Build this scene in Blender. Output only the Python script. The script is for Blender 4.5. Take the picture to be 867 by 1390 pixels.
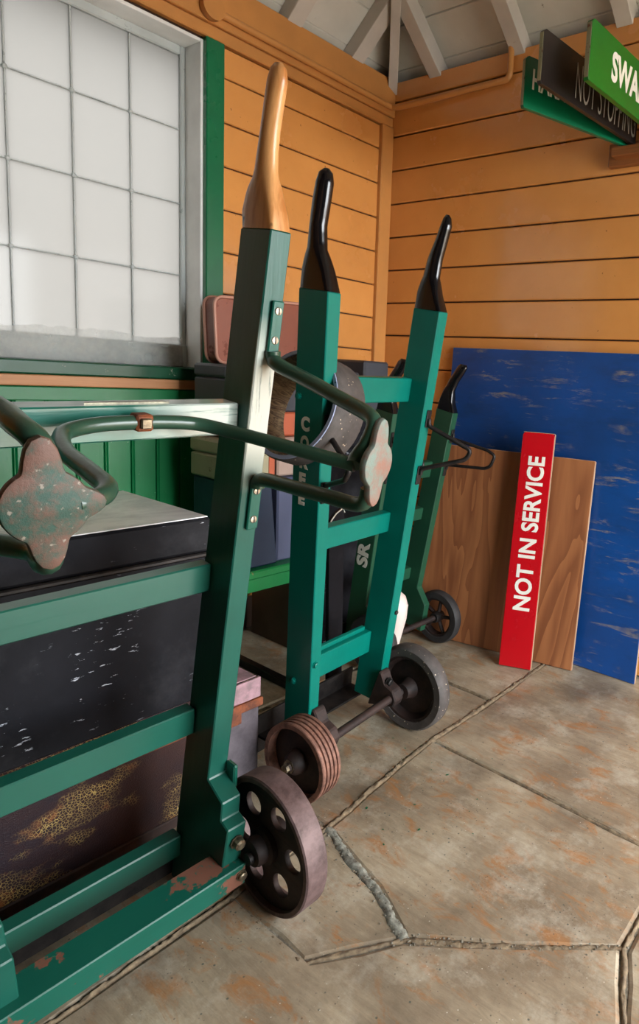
import bpy, bmesh, math, random
from mathutils import Vector, Matrix, Euler, noise
random.seed(7)
for o in list(bpy.data.objects): bpy.data.objects.remove(o)
scn = bpy.context.scene
COL = scn.collection

# ------------------------------------------------------------------ camera
W_, H_ = 867, 1390
F_PX, PPX, PPY = 880.87, 681.45, 636.84
CAM = Vector((2.299, -2.288, 1.1))
yaw, pitch, roll = 0.596987, 0.136925, 0.0655176
fw = Vector((-math.sin(yaw)*math.cos(pitch), math.cos(yaw)*math.cos(pitch), -math.sin(pitch)))
rt = Vector((math.cos(yaw), math.sin(yaw), 0)); up = rt.cross(fw)
Rv = math.cos(roll)*rt + math.sin(roll)*up
Uv = -math.sin(roll)*rt + math.cos(roll)*up
cd = bpy.data.cameras.new('camera'); cam = bpy.data.objects.new('camera', cd); COL.objects.link(cam)
cam.matrix_world = Matrix(((Rv.x, Uv.x, -fw.x, CAM.x), (Rv.y, Uv.y, -fw.y, CAM.y), (Rv.z, Uv.z, -fw.z, CAM.z), (0, 0, 0, 1)))
cd.sensor_fit = 'HORIZONTAL'; cd.sensor_width = 36; cd.lens = F_PX/W_*36
cd.shift_x = (W_/2-PPX)/W_; cd.shift_y = (PPY-H_/2)/W_
cd.clip_start = 0.02
scn.camera = cam

# ------------------------------------------------------------------ light
scn.view_settings.view_transform = 'Standard'; scn.view_settings.look = 'None'
scn.view_settings.gamma = 1.0; scn.view_settings.use_curve_mapping = False
scn.view_settings.exposure = 0.18
world = bpy.data.worlds.new('overcast_sky'); scn.world = world; world.use_nodes = True
bg = world.node_tree.nodes['Background']; bg.inputs[0].default_value = (0.93, 0.97, 1.0, 1); bg.inputs[1].default_value = 18.0
def portal(name, loc, rot, sx, sy):
    l = bpy.data.lights.new(name, 'AREA'); l.shape = 'RECTANGLE'; l.size = sx; l.size_y = sy
    l.cycles.is_portal = True
    o = bpy.data.objects.new(name, l); COL.objects.link(o); o.location = loc; o.rotation_euler = rot
portal('window_portal', (-0.16, -1.61, 1.64), (0, math.radians(-90), 0), 1.2, 1.42)
portal('doorway_portal', (3.42, -.86, 1.12), (0, math.radians(90), 0), 2.24, 1.52)

# ------------------------------------------------------------------ helpers
def lin(h):
    h = h.lstrip('#'); c = [int(h[i:i+2], 16)/255 for i in (0, 2, 4)]
    return tuple((x/12.92 if x <= .04045 else ((x+.055)/1.055)**2.4) for x in c)+(1,)
def link(o, parent=None):
    COL.objects.link(o)
    if parent is not None: o.parent = parent
    return o
def tag(o, label=None, cat=None, group=None, kind=None):
    if label: o['label'] = label
    if cat: o['category'] = cat
    if group: o['group'] = group
    if kind: o['kind'] = kind
    return o
def empty(name, loc=(0, 0, 0), mat=None):
    o = bpy.data.objects.new(name, None); COL.objects.link(o); o.empty_display_size = .05
    if mat is not None: o.matrix_world = mat
    else: o.location = loc
    return o
def obj(name, bm, mat, parent=None, smooth=None):
    me = bpy.data.meshes.new(name)
    bmesh.ops.recalc_face_normals(bm, faces=bm.faces[:])
    bm.to_mesh(me); bm.free()
    if smooth:
        for p in me.polygons: p.use_smooth = True
        me.set_sharp_from_angle(angle=math.radians(smooth))
    me.materials.append(mat)
    return link(bpy.data.objects.new(name, me), parent)
def share(name, src, parent, loc, rotz=0):
    o = bpy.data.objects.new(name, src.data); link(o, parent); o.location = loc; o.rotation_euler = (0, 0, rotz); return o
def box(bm, x0, x1, y0, y1, z0, z1, bev=0.0, M=None, seg=1):
    t = bmesh.new()
    vs = [t.verts.new((x, y, z)) for z in (z0, z1) for y in (y0, y1) for x in (x0, x1)]
    for f in ((0, 2, 3, 1), (4, 5, 7, 6), (0, 1, 5, 4), (2, 6, 7, 3), (0, 4, 6, 2), (1, 3, 7, 5)): t.faces.new([vs[i] for i in f])
    if bev > 0: bmesh.ops.bevel(t, geom=t.edges[:], offset=bev, segments=seg, affect='EDGES', profile=.5)
    if M is not None: t.transform(M)
    merge(bm, t)
def merge(bm, t):
    mp = {}
    for v in t.verts: mp[v] = bm.verts.new(v.co)
    for f in t.faces:
        try: bm.faces.new([mp[v] for v in f.verts])
        except ValueError: pass
    t.free()
def BM(): return bmesh.new()
def boxo(name, dims, mat, parent=None, bev=.002, M=None):
    bm = BM(); box(bm, *dims, bev=bev, M=M); return obj(name, bm, mat, parent)
def hexa(bm, lo, hi, bev=0):
    "solid between two quads (lists of 4 points each, same winding)"
    t = bmesh.new(); a = [t.verts.new(p) for p in lo]; b = [t.verts.new(p) for p in hi]
    t.faces.new(a[::-1]); t.faces.new(b)
    for i in range(4): t.faces.new((a[i], a[(i+1) % 4], b[(i+1) % 4], b[i]))
    if bev: bmesh.ops.bevel(t, geom=t.edges[:], offset=bev, segments=1, affect='EDGES')
    merge(bm, t)
def prism(bm, poly, axis, a0, a1, bev=0):
    "poly of 2-D points extruded along axis (0,1,2)"
    def P(p, a):
        c = list(p); c.insert(axis, a); return c
    t = bmesh.new(); A = [t.verts.new(P(p, a0)) for p in poly]; B = [t.verts.new(P(p, a1)) for p in poly]
    t.faces.new(A[::-1]); t.faces.new(B); n = len(poly)
    for i in range(n): t.faces.new((A[i], A[(i+1) % n], B[(i+1) % n], B[i]))
    bmesh.ops.recalc_face_normals(t, faces=t.faces[:])
    if bev: bmesh.ops.bevel(t, geom=t.edges[:], offset=bev, segments=1, affect='EDGES')
    merge(bm, t)
def smooth_path(pts, n=5):
    pts = [Vector(p) for p in pts]; out = []
    for i in range(len(pts)-1):
        p0 = pts[max(i-1, 0)]; p1 = pts[i]; p2 = pts[i+1]; p3 = pts[min(i+2, len(pts)-1)]
        for k in range(n):
            t = k/n
            out.append(.5*((2*p1)+(-p0+p2)*t+(2*p0-5*p1+4*p2-p3)*t*t+(-p0+3*p1-3*p2+p3)*t**3))
    out.append(pts[-1]); return out
def fillet(pts, r=.03, n=4):
    pts = [Vector(p) for p in pts]; out = [pts[0]]
    for i in range(1, len(pts)-1):
        a = pts[i-1]-pts[i]; b = pts[i+1]-pts[i]; ra = min(r, a.length*.45, b.length*.45)
        A = pts[i]+a.normalized()*ra; B = pts[i]+b.normalized()*ra
        for k in range(n+1):
            t = k/n; out.append((1-t)**2*A+2*t*(1-t)*pts[i]+t*t*B)
    out.append(pts[-1]); return out
def tube(bm, path, r, seg=10, radii=None, squash=1.0):
    path = [Vector(p) for p in path]; n = len(path); rings = []
    tg = (path[1]-path[0]).normalized(); nrm = tg.orthogonal().normalized()
    for i, p in enumerate(path):
        t = (path[min(i+1, n-1)]-path[max(i-1, 0)]).normalized()
        nrm = (nrm-t*nrm.dot(t)).normalized(); b = t.cross(nrm)
        rr = radii[i] if radii else r
        rings.append([bm.verts.new(p+(nrm*math.cos(2*math.pi*k/seg)+b*squash*math.sin(2*math.pi*k/seg))*rr) for k in range(seg)])
    for i in range(n-1):
        for k in range(seg):
            bm.faces.new((rings[i][k], rings[i][(k+1) % seg], rings[i+1][(k+1) % seg], rings[i+1][k]))
    bm.faces.new(rings[0][::-1]); bm.faces.new(rings[-1])
def lathe(bm, prof, seg=40, M=None, closed=True):
    "prof: list of (radius, along) revolved about local y"
    t = bmesh.new(); rings = []
    for r, a in prof:
        rings.append([t.verts.new((r*math.cos(2*math.pi*k/seg), a, r*math.sin(2*math.pi*k/seg))) for k in range(seg)])
    m = len(rings)
    for i in range(m if closed else m-1):
        for k in range(seg):
            A = rings[i]; B = rings[(i+1) % m]
            t.faces.new((A[k], A[(k+1) % seg], B[(k+1) % seg], B[k]))
    if not closed:
        for R in (rings[0], rings[-1]):
            if (R[0].co-R[1].co).length > 1e-6: t.faces.new(R)
    if M is not None: t.transform(M)
    merge(bm, t)
def ngon(cx, cy, r, n=24, ph=0): return [(cx+r*math.cos(ph+2*math.pi*k/n), cy+r*math.sin(ph+2*math.pi*k/n)) for k in range(n)]
def plate2d(loops, thick, bevel=0.0):
    "flat plate with holes in local XY, thickness along z"
    c = bpy.data.curves.new('tmp', 'CURVE'); c.dimensions = '2D'; c.fill_mode = 'BOTH'; c.extrude = thick/2-bevel; c.bevel_depth = bevel; c.bevel_resolution = 1
    for lp in loops:
        s = c.splines.new('POLY'); s.points.add(len(lp)-1); s.use_cyclic_u = True
        for i, p in enumerate(lp): s.points[i].co = (p[0], p[1], 0, 1)
    o = bpy.data.objects.new('tmp', c); me = bpy.data.meshes.new_from_object(o)
    bm = bmesh.new(); bm.from_mesh(me); bpy.data.objects.remove(o); bpy.data.curves.remove(c); bpy.data.meshes.remove(me)
    bmesh.ops.remove_doubles(bm, verts=bm.verts[:], dist=1e-6)
    return bm
def text_mesh(txt, size, fat=0.0, ext=.0004, space=1.0, shear=0.0):
    c = bpy.data.curves.new('tmp', 'FONT'); c.body = txt; c.size = size; c.extrude = ext; c.offset = fat; c.align_x = 'LEFT'
    c.space_character = space; c.shear = shear; c.resolution_u = 4
    o = bpy.data.objects.new('tmp', c); me = bpy.data.meshes.new_from_object(o)
    bm = bmesh.new(); bm.from_mesh(me); bpy.data.objects.remove(o); bpy.data.curves.remove(c)
    return bm
def fit_text(bm, w, h):
    xs = [v.co.x for v in bm.verts]; ys = [v.co.y for v in bm.verts]
    x0, x1, y0, y1 = min(xs), max(xs), min(ys), max(ys)
    for v in bm.verts: v.co.x = (v.co.x-x0)/(x1-x0)*w; v.co.y = (v.co.y-y0)/(y1-y0)*h
    return bm
def frame_from(o, x, y, z):
    M = Matrix.Identity(4)
    for i, a in enumerate((x, y, z)):
        for k in range(3): M[k][i] = a[k]
    for k in range(3): M[k][3] = o[k]
    return M

# ------------------------------------------------------------------ materials
class NT:
    def __init__(s, name):
        s.m = bpy.data.materials.new(name); s.m.use_nodes = True; s.t = s.m.node_tree; s.N = s.t.nodes
        s.b = s.N['Principled BSDF']; s.co = s.N.new('ShaderNodeTexCoord').outputs['Object']
    def n(s, typ, **kw):
        q = s.N.new(typ)
        for k, v in kw.items():
            if k.startswith('i_'):
                q.inputs[k[2:].replace('_', ' ')].default_value = v
            else: setattr(q, k, v)
        return q
    def l(s, a, b): s.t.links.new(a, b)
    def map(s, scale=(1, 1, 1), rot=(0, 0, 0), loc=(0, 0, 0), src=None):
        q = s.N.new('ShaderNodeMapping'); q.inputs['Scale'].default_value = scale; q.inputs['Rotation'].default_value = rot; q.inputs['Location'].default_value = loc
        s.l(src or s.co, q.inputs[0]); return q.outputs[0]
    def noise(s, sc, det=4, rough=.55, vec=None, dist=0):
        q = s.N.new('ShaderNodeTexNoise'); q.inputs['Scale'].default_value = sc; q.inputs['Detail'].default_value = det
        q.inputs['Roughness'].default_value = rough; q.inputs['Distortion'].default_value = dist
        s.l(vec or s.co, q.inputs['Vector']); return q.outputs['Fac']
    def vor(s, sc, vec=None, feat='F1'):
        q = s.N.new('ShaderNodeTexVoronoi'); q.feature = feat; q.inputs['Scale'].default_value = sc; s.l(vec or s.co, q.inputs['Vector']); return q.outputs['Distance']
    def ramp(s, fac, a, b, ca=(0, 0, 0, 1), cb=(1, 1, 1, 1)):
        q = s.N.new('ShaderNodeValToRGB'); q.color_ramp.elements[0].position = a; q.color_ramp.elements[1].position = b
        q.color_ramp.elements[0].color = ca; q.color_ramp.elements[1].color = cb; s.l(fac, q.inputs[0]); return q.outputs[0]
    def mix(s, fac, a, b, mode='MIX'):
        q = s.N.new('ShaderNodeMix'); q.data_type = 'RGBA'; q.blend_type = mode
        for sock, v in ((q.inputs[0], fac), (q.inputs[6], a), (q.inputs[7], b)):
            if isinstance(v, (int, float, tuple)): sock.default_value = v
            else: s.l(v, sock)
        return q.outputs[2]
    def math(s, op, a, b=0.0):
        q = s.N.new('ShaderNodeMath'); q.operation = op
        for sock, v in ((q.inputs[0], a), (q.inputs[1], b)):
            if isinstance(v, (int, float)): sock.default_value = v
            else: s.l(v, sock)
        return q.outputs[0]
    def base(s, c):
        if isinstance(c, tuple): s.b.inputs['Base Color'].default_value = c
        else: s.l(c, s.b.inputs['Base Color'])
    def rough(s, v):
        if isinstance(v, (int, float)): s.b.inputs['Roughness'].default_value = v
        else: s.l(v, s.b.inputs['Roughness'])
    def bump(s, h, strength=.2, dist=.002):
        q = s.N.new('ShaderNodeBump'); q.inputs['Strength'].default_value = strength; q.inputs['Distance'].default_value = dist
        s.l(h, q.inputs['Height']); s.l(q.outputs[0], s.b.inputs['Normal'])
    def rr(s, fac, a, b):
        q = s.N.new('ShaderNodeMapRange'); s.l(fac, q.inputs[0]); q.inputs[1].default_value = .3; q.inputs[2].default_value = .7
        q.inputs[3].default_value = a; q.inputs[4].default_value = b; return q.outputs[0]
def per_object(nt, col, amt=.08):
    i = nt.N.new('ShaderNodeObjectInfo'); h = nt.N.new('ShaderNodeHueSaturation')
    q = nt.N.new('ShaderNodeMapRange'); nt.l(i.outputs['Random'], q.inputs[0]); q.inputs[3].default_value = 1-amt; q.inputs[4].default_value = 1+amt
    nt.l(q.outputs[0], h.inputs['Value']); nt.l(col, h.inputs['Color']) if not isinstance(col, tuple) else setattr(h.inputs['Color'], 'default_value', col)
    return h.outputs[0]
def paint(name, col, rough=.3, chip=None, chip_amt=.62, grain=(40, 40, 3), var=.12, bump=.15, chip_scale=14, objvar=0.0, streak=None, coat=False, spec=.5):
    s = NT(name); c = lin(col); d = tuple(x*(1-var*1.6) for x in c[:3])+(1,)
    g = s.noise(1, 5, .6, s.map(grain)); n = s.noise(6, 4)
    cc = s.mix(s.rr(n, 0, 1), c, d)
    if objvar: cc = per_object(s, cc, objvar)
    if streak:
        st = s.ramp(s.noise(1, 3, .6, s.map(streak[1])), streak[2], streak[2]+.06)
        cc = s.mix(st, cc, lin(streak[0]))
    if chip:
        m = s.ramp(s.noise(chip_scale, 8, .7), chip_amt, chip_amt+.02)
        cc = s.mix(m, cc, lin(chip)); 
        s.rough(s.mix(m, (rough,)*3+(1,), (.8,)*3+(1,)))
    else: s.rough(s.rr(n, rough*.85, rough*1.2))
    s.base(cc); s.bump(g, bump, .002)
    s.b.inputs['Specular IOR Level'].default_value = spec
    if coat: s.b.inputs['Coat Weight'].default_value = .5; s.b.inputs['Coat Roughness'].default_value = .2
    return s.m
def scratch_paint(name, col, rough, mark='#b9bcc0', amt=.66, dens=1.0, dust=None):
    "dark enamel with scuffs and scratches"
    s = NT(name); n = s.noise(5, 6, .6); c = lin(col)
    cc = s.mix(s.rr(n, 0, .8), c, tuple(x*.55 for x in c[:3])+(1,))
    m1 = s.ramp(s.noise(1, 6, .75, s.map((60*dens, 60*dens, 9*dens))), amt, amt+.03)
    m2 = s.ramp(s.noise(1, 6, .75, s.map((9*dens, 9*dens, 70*dens), (.2, .3, .4))), amt+.01, amt+.04)
    clump = s.ramp(s.noise(2.6, 2, .5), .48, .6)
    m = s.math('MULTIPLY', s.math('MAXIMUM', m1, m2), clump)
    cc = s.mix(m, cc, lin(mark))
    if dust: cc = s.mix(s.rr(s.noise(9, 6, .7), 0, .5), cc, lin(dust))
    s.base(cc); s.rough(s.rr(n, rough, rough*1.5)); s.bump(s.noise(30, 5), .15, .002); return s.m
def rust(name, a='#5a3c30', b='#2a1d1a', rough=.7, metal=.3, sc=30, bump=.5):
    s = NT(name); n = s.noise(sc, 8, .7); s.base(s.mix(s.ramp(n, .4, .62), lin(a), lin(b))); s.rough(rough)
    s.b.inputs['Metallic'].default_value = metal; s.bump(n, bump, .002); return s.m
def wood(name, a, b, rough=.5, axis=2, sc=1.0, ring=0, knots=False):
    s = NT(name); g = [34*sc, 34*sc, 34*sc]; g[axis] = 2.2*sc
    n = s.noise(1, 7, .65, s.map(tuple(g)), dist=.6); big = [6*sc, 6*sc, 6*sc]; big[axis] = .9*sc
    n2 = s.noise(1, 3, .5, s.map(tuple(big)), dist=1.5)
    w = s.math('ADD', s.math('MULTIPLY', n, .6), s.math('MULTIPLY', n2, .4))
    if ring:
        q = s.math('FRACT', s.math('MULTIPLY', n2, ring)); w = s.math('ADD', s.math('MULTIPLY', w, .75), s.math('MULTIPLY', q, .25))
    s.base(s.mix(s.ramp(w, .36, .66), lin(a), lin(b))); s.rough(rough); s.bump(n, .15, .002); return s.m

M = {}
# orange gloss boarding with brush ripples and a few dark marks
def orange_board():
    s = NT('orange_gloss_paint'); n = s.noise(3, 5, .6); f = s.noise(1, 5, .6, s.map((8, 8, 60)))
    c = s.mix(s.rr(n, 0, 1), lin('#dc9852'), lin('#cc8846')); c = per_object(s, c, .05)
    spots = s.ramp(s.noise(60, 3, .5), .72, .75); c = s.mix(spots, c, lin('#7a4a22'))
    s.base(c); s.rough(s.rr(n, .2, .3)); s.b.inputs['Coat Weight'].default_value = .7; s.b.inputs['Coat Roughness'].default_value = .1
    h = s.math('ADD', s.math('MULTIPLY', f, .5), s.math('MULTIPLY', s.noise(14, 3, .5), 1.2)); s.bump(h, .35, .003); return s.m
M['orange'] = orange_board()
M['orange_trim'] = paint('orange_trim_paint', '#cc8c4c', .35, bump=.1)
M['groove'] = paint('dark_joint_paint', '#3a2412', .8)
M['green_casing'] = paint('green_casing_paint', '#0e6a43', .3, bump=.1)
M['green_board'] = paint('green_match_boarding', '#0d7a44', .35, chip='#9db79a', chip_amt=.66, grain=(60, 60, 4), chip_scale=22, bump=.2, objvar=.08)
M['green_sill'] = paint('green_sill_paint', '#0c4f33', .3, chip='#a8a494', chip_amt=.6)
M['bare_wood'] = wood('bare_softwood', '#d29a6a', '#b87a4c', .5, axis=1)
M['white'] = paint('white_window_paint', '#efefec', .5, bump=.05)
M['white_frame'] = paint('grimy_white_sash_paint', '#b9bfbd', .5, chip='#8f9694', chip_amt=.6)
M['ceiling_board'] = paint('off_white_ceiling_paint', '#d6d4ca', .6, chip='#8d877a', chip_amt=.67, var=.1, bump=.3, chip_scale=30, objvar=.05)
M['rafter'] = paint('cream_rafter_paint', '#cdc6bb', .6, chip='#97826a', chip_amt=.69, grain=(30, 30, 30))
M['teal'] = paint('teal_trolley_paint', '#006c5f', .36, spec=.28, chip='#8fa39a', chip_amt=.745, grain=(50, 50, 4), bump=.25, chip_scale=20)
M['old_green'] = paint('deep_green_trolley_paint', '#175a4b', .3, spec=.35, chip='#8a9a90', chip_amt=.74, grain=(60, 60, 4), bump=.25, chip_scale=20)
M['rung_green'] = paint('green_rung_paint', '#105445', .3, coat=True, chip='#9a6b4a', chip_amt=.73, grain=(50, 4, 50), bump=.2, chip_scale=26)
M['rusty_green'] = paint('rust_chipped_green', '#105445', .34, spec=.35, chip='#6e4636', chip_amt=.56, grain=(50, 4, 50), bump=.2, chip_scale=9)
M['dark_green'] = paint('dark_green_paint', '#1d4a34', .4, chip='#56705c', chip_amt=.72)
M['black_gloss'] = paint('black_gloss_paint', '#100f11', .16, grain=(60, 60, 5), bump=.3, var=.2)
def handle_wood():
    s = NT('varnished_handle_wood'); n = s.noise(1, 7, .65, s.map((26, 26, 3)), dist=.8)
    c = s.mix(s.ramp(n, .35, .65), lin('#dfa76c'), lin('#a86c38')); k = s.ramp(s.noise(18, 3, .5), .69, .72); s.base(s.mix(k, c, lin('#3c2416')))
    s.rough(.3); s.bump(n, .1, .002); return s.m
M['handle_wood'] = handle_wood()
def pale_patch_green():
    # paint made paler on the outer face of the stile between the leg brackets
    s = NT('pale_patched_stile_green'); c = s.mix(s.rr(s.noise(6, 4), 0, 1), lin('#185447'), lin('#13463b'))
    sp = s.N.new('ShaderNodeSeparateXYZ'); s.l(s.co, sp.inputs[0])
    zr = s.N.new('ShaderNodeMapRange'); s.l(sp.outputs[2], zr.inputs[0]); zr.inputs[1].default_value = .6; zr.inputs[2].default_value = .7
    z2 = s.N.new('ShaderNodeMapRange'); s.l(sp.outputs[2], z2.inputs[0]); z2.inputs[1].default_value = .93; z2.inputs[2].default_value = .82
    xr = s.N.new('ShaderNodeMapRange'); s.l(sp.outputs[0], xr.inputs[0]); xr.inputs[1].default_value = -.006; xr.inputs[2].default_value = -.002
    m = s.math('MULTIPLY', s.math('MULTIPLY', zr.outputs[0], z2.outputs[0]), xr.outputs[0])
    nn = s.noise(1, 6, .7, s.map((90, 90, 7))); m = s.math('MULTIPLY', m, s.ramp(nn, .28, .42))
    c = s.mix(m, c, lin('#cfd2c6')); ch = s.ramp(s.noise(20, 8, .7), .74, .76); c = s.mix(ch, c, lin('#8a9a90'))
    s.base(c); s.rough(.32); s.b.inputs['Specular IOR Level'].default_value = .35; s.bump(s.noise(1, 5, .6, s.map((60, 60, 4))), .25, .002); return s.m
M['stile_green'] = pale_patch_green()
M['iron_green'] = paint('green_painted_iron', '#2b4a3a', .28, chip='#5a4230', chip_amt=.66, bump=.4, grain=(25, 25, 25), chip_scale=24)
def pale_ended_bar():
    s = NT('pale_ended_crossbar_green'); c = s.mix(s.rr(s.noise(6, 4), 0, 1), lin('#1c6a5c'), lin('#185547'))
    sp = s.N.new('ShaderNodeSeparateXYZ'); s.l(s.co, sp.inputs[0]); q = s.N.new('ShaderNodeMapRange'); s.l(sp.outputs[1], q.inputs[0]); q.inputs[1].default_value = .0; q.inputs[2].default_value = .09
    m = s.math('MULTIPLY', q.outputs[0], s.ramp(s.noise(1, 6, .7, s.map((90, 7, 90))), .3, .48)); c = s.mix(s.math('MULTIPLY', m, .85), c, lin('#c6cfc6'))  # pale tone grows towards the far end of the crossbar
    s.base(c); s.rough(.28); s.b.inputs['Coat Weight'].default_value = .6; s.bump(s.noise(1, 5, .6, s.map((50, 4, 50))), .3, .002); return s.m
M['bar_pale'] = pale_ended_bar()
def casting():
    s = NT('rusty_cast_foot'); n = s.noise(16, 9, .75); c = s.mix(s.ramp(n, .42, .56), lin('#2b4c41'), lin('#66483c'))
    w = s.ramp(s.noise(110, 4, .6), .62, .68); c = s.mix(w, c, lin('#8c8478')); s.base(c); s.rough(.55); s.bump(n, .6, .003); return s.m
M['casting'] = casting()
def casting_pink():
    s = NT('worn_pink_cast_foot'); n = s.noise(30, 9, .75); c = s.mix(s.ramp(n, .42, .58), lin('#7e685e'), lin('#6d7f76'))
    w = s.ramp(s.noise(9, 4, .6), .5, .62); c = s.mix(w, c, lin('#8a5646')); s.base(c); s.rough(.6); s.bump(n, .6, .003); return s.m
M['casting_pink'] = casting_pink()
M['iron'] = rust('dark_iron', '#2c2725', '#161414', .5, .5)
M['rust_tread'] = rust('mauve_brown_iron_tyre', '#6d5856', '#4a3836', .6, .25, 18, .3)
M['rust_disc'] = rust('dark_rust_wheel_disc', '#33221d', '#1a1211', .65, .2, 25, .4)
M['rust_ridge'] = rust('ridged_rust_wheel', '#8a6252', '#5c3f36', .6, .25, 40, .5)
M['bolt'] = rust('steel_bolt', '#8b7c64', '#4c4238', .4, .7, 60, .2)
M['screw'] = rust('brass_screw', '#b5aa98', '#7a6c5c', .35, .7, 80, .1)
def rubber():
    s = NT('gritty_grey_rubber'); n = s.noise(20, 6, .7); c = s.mix(s.rr(n, 0, 1), lin('#524c49'), lin('#332f2d'))
    v = s.vor(75); k = s.ramp(v, .12, .2); sel = s.ramp(s.noise(40, 2, .5), .5, .54)
    m = s.math('MULTIPLY', s.math('SUBTRACT', 1.0, k), sel); c = s.mix(m, c, lin('#b9a890')); s.base(c); s.rough(.7); s.bump(n, .5, .002); return s.m
M['rubber'] = rubber()
M['rubber_black'] = rust('black_rubber', '#2a2727', '#191717', .7, 0, 14, .2)
def straw():
    s = NT('fibrous_brown_lining'); n = s.noise(1, 6, .75, s.map((60, 14, 60)), dist=3); s.base(s.mix(s.ramp(n, .35, .62), lin('#8d7a5c'), lin('#3b2a20'))); s.rough(.8); s.bump(n, .6, .003); return s.m
M['lining'] = straw()
M['lit_lip'] = paint('lit_rim_pale_blue', '#8b95b0', .5, chip='#2a2f40', chip_amt=.6)  # light catching the front rim, painted in as pale blue
def stone():
    s = NT('worn_flagstone'); n = s.noise(3.2, 6, .65); c = s.mix(s.ramp(n, .38, .62), lin('#ac9e86'), lin('#837460'))
    c = per_object(s, c, .07)
    geo = s.N.new('ShaderNodeNewGeometry').outputs['Position']
    fs = s.noise(1, 7, .75, s.map((9, 60, 30), (0, 0, .25), src=geo), dist=.5); c = s.mix(s.math('MULTIPLY', s.ramp(fs, .42, .62), .35), c, lin('#6a5c4a'))
    o = s.ramp(s.noise(1, 7, .7, s.map((7, 15, 5), (0, 0, .25), src=geo), dist=.8), .525, .63); zn = s.ramp(s.noise(1.7, 3, .5, src_vec(s, geo)), .36, .5)
    c = s.mix(s.math('MULTIPLY', s.math('MULTIPLY', o, zn), .7), c, lin('#a06a36'))
    lt = s.ramp(s.noise(7, 8, .75), .5, .7); c = s.mix(s.math('MULTIPLY', lt, .65), c, lin('#c2bcab'))
    dk = s.ramp(s.noise(2.1, 5, .6), .56, .68); c = s.mix(s.math('MULTIPLY', dk, .6), c, lin('#51463a'))
    for sc, thr, colr in ((46, .1, '#3c4844'), (85, .13, '#5c5348'), (60, .07, '#d6d0c4')):
        sp = s.ramp(s.vor(sc, s.map((1, 1, 1), loc=(sc, 0, 0))), thr*.7, thr*1.2); sel = s.ramp(s.noise(8, 3, .5, s.map(loc=(0, sc, 0))), .47, .53); k = s.math('MULTIPLY', s.math('SUBTRACT', 1.0, sp), sel)
        c = s.mix(s.math('MULTIPLY', k, .8), c, lin(colr))
    s.base(c); s.rough(s.rr(s.noise(9, 5), .38, .62)); s.bump(s.math('ADD', s.noise(26, 8, .7), s.math('MULTIPLY', fs, .5)), .4, .004); return s.m
def src_vec(s, geo): return geo
M['stone'] = stone()
def mortar():
    s = NT('crumbling_mortar'); n = s.noise(45, 9, .75); c = s.mix(s.ramp(n, .38, .62), lin('#a09a8a'), lin('#5f574a')); s.base(c); s.rough(.9); s.bump(n, 1.0, .008); return s.m
M['mortar'] = mortar()
def plain_mortar(name, a, b):
    s = NT(name); n = s.noise(45, 9, .75); s.base(s.mix(s.ramp(n, .38, .66), lin(a), lin(b))); s.rough(.9); s.bump(n, .8, .004); return s.m
M['pale_mortar'] = plain_mortar('pale_grey_green_mortar', '#9b9c90', '#514d44'); M['tan_mortar'] = plain_mortar('tan_mortar', '#8c7a60', '#55483a')
def blue_ply():
    s = NT('scuffed_blue_board'); n = s.noise(3, 4); c = s.mix(s.rr(n, 0, 1), lin('#0b4a94'), lin('#0d3c78'))
    m = s.ramp(s.noise(1, 8, .75, s.map((4.5, 4.5, 30)), dist=.5), .54, .60); a = s.ramp(s.noise(5, 4, .6), .46, .6)
    c = s.mix(s.math('MULTIPLY', s.math('MULTIPLY', m, a), .8), c, lin('#8c8272')); d = s.ramp(s.noise(1, 5, .7, s.map((3, 3, 9))), .5, .7); c = s.mix(s.math('MULTIPLY', d, .5), c, lin('#12305a'))
    s.base(c); s.rough(.42); s.bump(s.noise(1, 6, .7, s.map((8, 8, 40))), .2, .002); return s.m
M['blue'] = blue_ply()
M['ply'] = wood('brown_plywood', '#a0673f', '#7a482a', .5, axis=2, sc=.55, ring=9)
M['ply_edge'] = wood('pale_ply_edge', '#c0a184', '#8b6a4c', .7, axis=2)
M['red'] = paint('glossy_red_sign_paint', '#b00a16', .25, bump=.04, var=.05)
M['sign_white'] = paint('white_sign_paint', '#e6e2d6', .4, bump=.03)
M['sign_grey'] = paint('thin_grey_sign_paint', '#a8a8a4', .5, bump=.03)
M['sign_green'] = paint('bright_green_sign_paint', '#1a6b20', .3, bump=.05)
M['sign_green_dark'] = paint('bottle_green_sign_paint', '#03623f', .3, bump=.05)
M['sign_black'] = paint('brown_black_sign_paint', '#201a18', .35, bump=.1)
M['sign_edge'] = paint('chipped_cream_sign_edge', '#8f8a6a', .6, chip='#6a3f28', chip_amt=.56, chip_scale=40)
M['brown_wood'] = wood('brown_bracket_wood', '#9a5f30', '#6e401f', .5, axis=0)
def black_trunk():
    s = NT('scuffed_black_trunk'); n = s.noise(4, 6, .65); c = s.mix(s.rr(n, 0, 1), lin('#1b1b20'), lin('#0e0e11'))
    lg = s.map((1, 5, 24)); st = s.ramp(s.noise(1, 5, .7, s.map((30, 24, 110))), .62, .65); col = s.ramp(s.noise(1, 2, .5, s.map((1, 9, 3.0))), .54, .6)
    c = s.mix(s.math('MULTIPLY', st, col), c, lin('#b9bdc6'))
    sm = s.ramp(s.noise(3.5, 6, .7), .5, .75); c = s.mix(s.math('MULTIPLY', sm, .2), c, lin('#5c5c60'))
    s.base(c); s.rough(s.rr(n, .5, .65)); s.b.inputs['Specular IOR Level'].default_value = .1; s.bump(s.noise(18, 5), .2, .003); return s.m
M['trunk_black'] = black_trunk()
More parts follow.
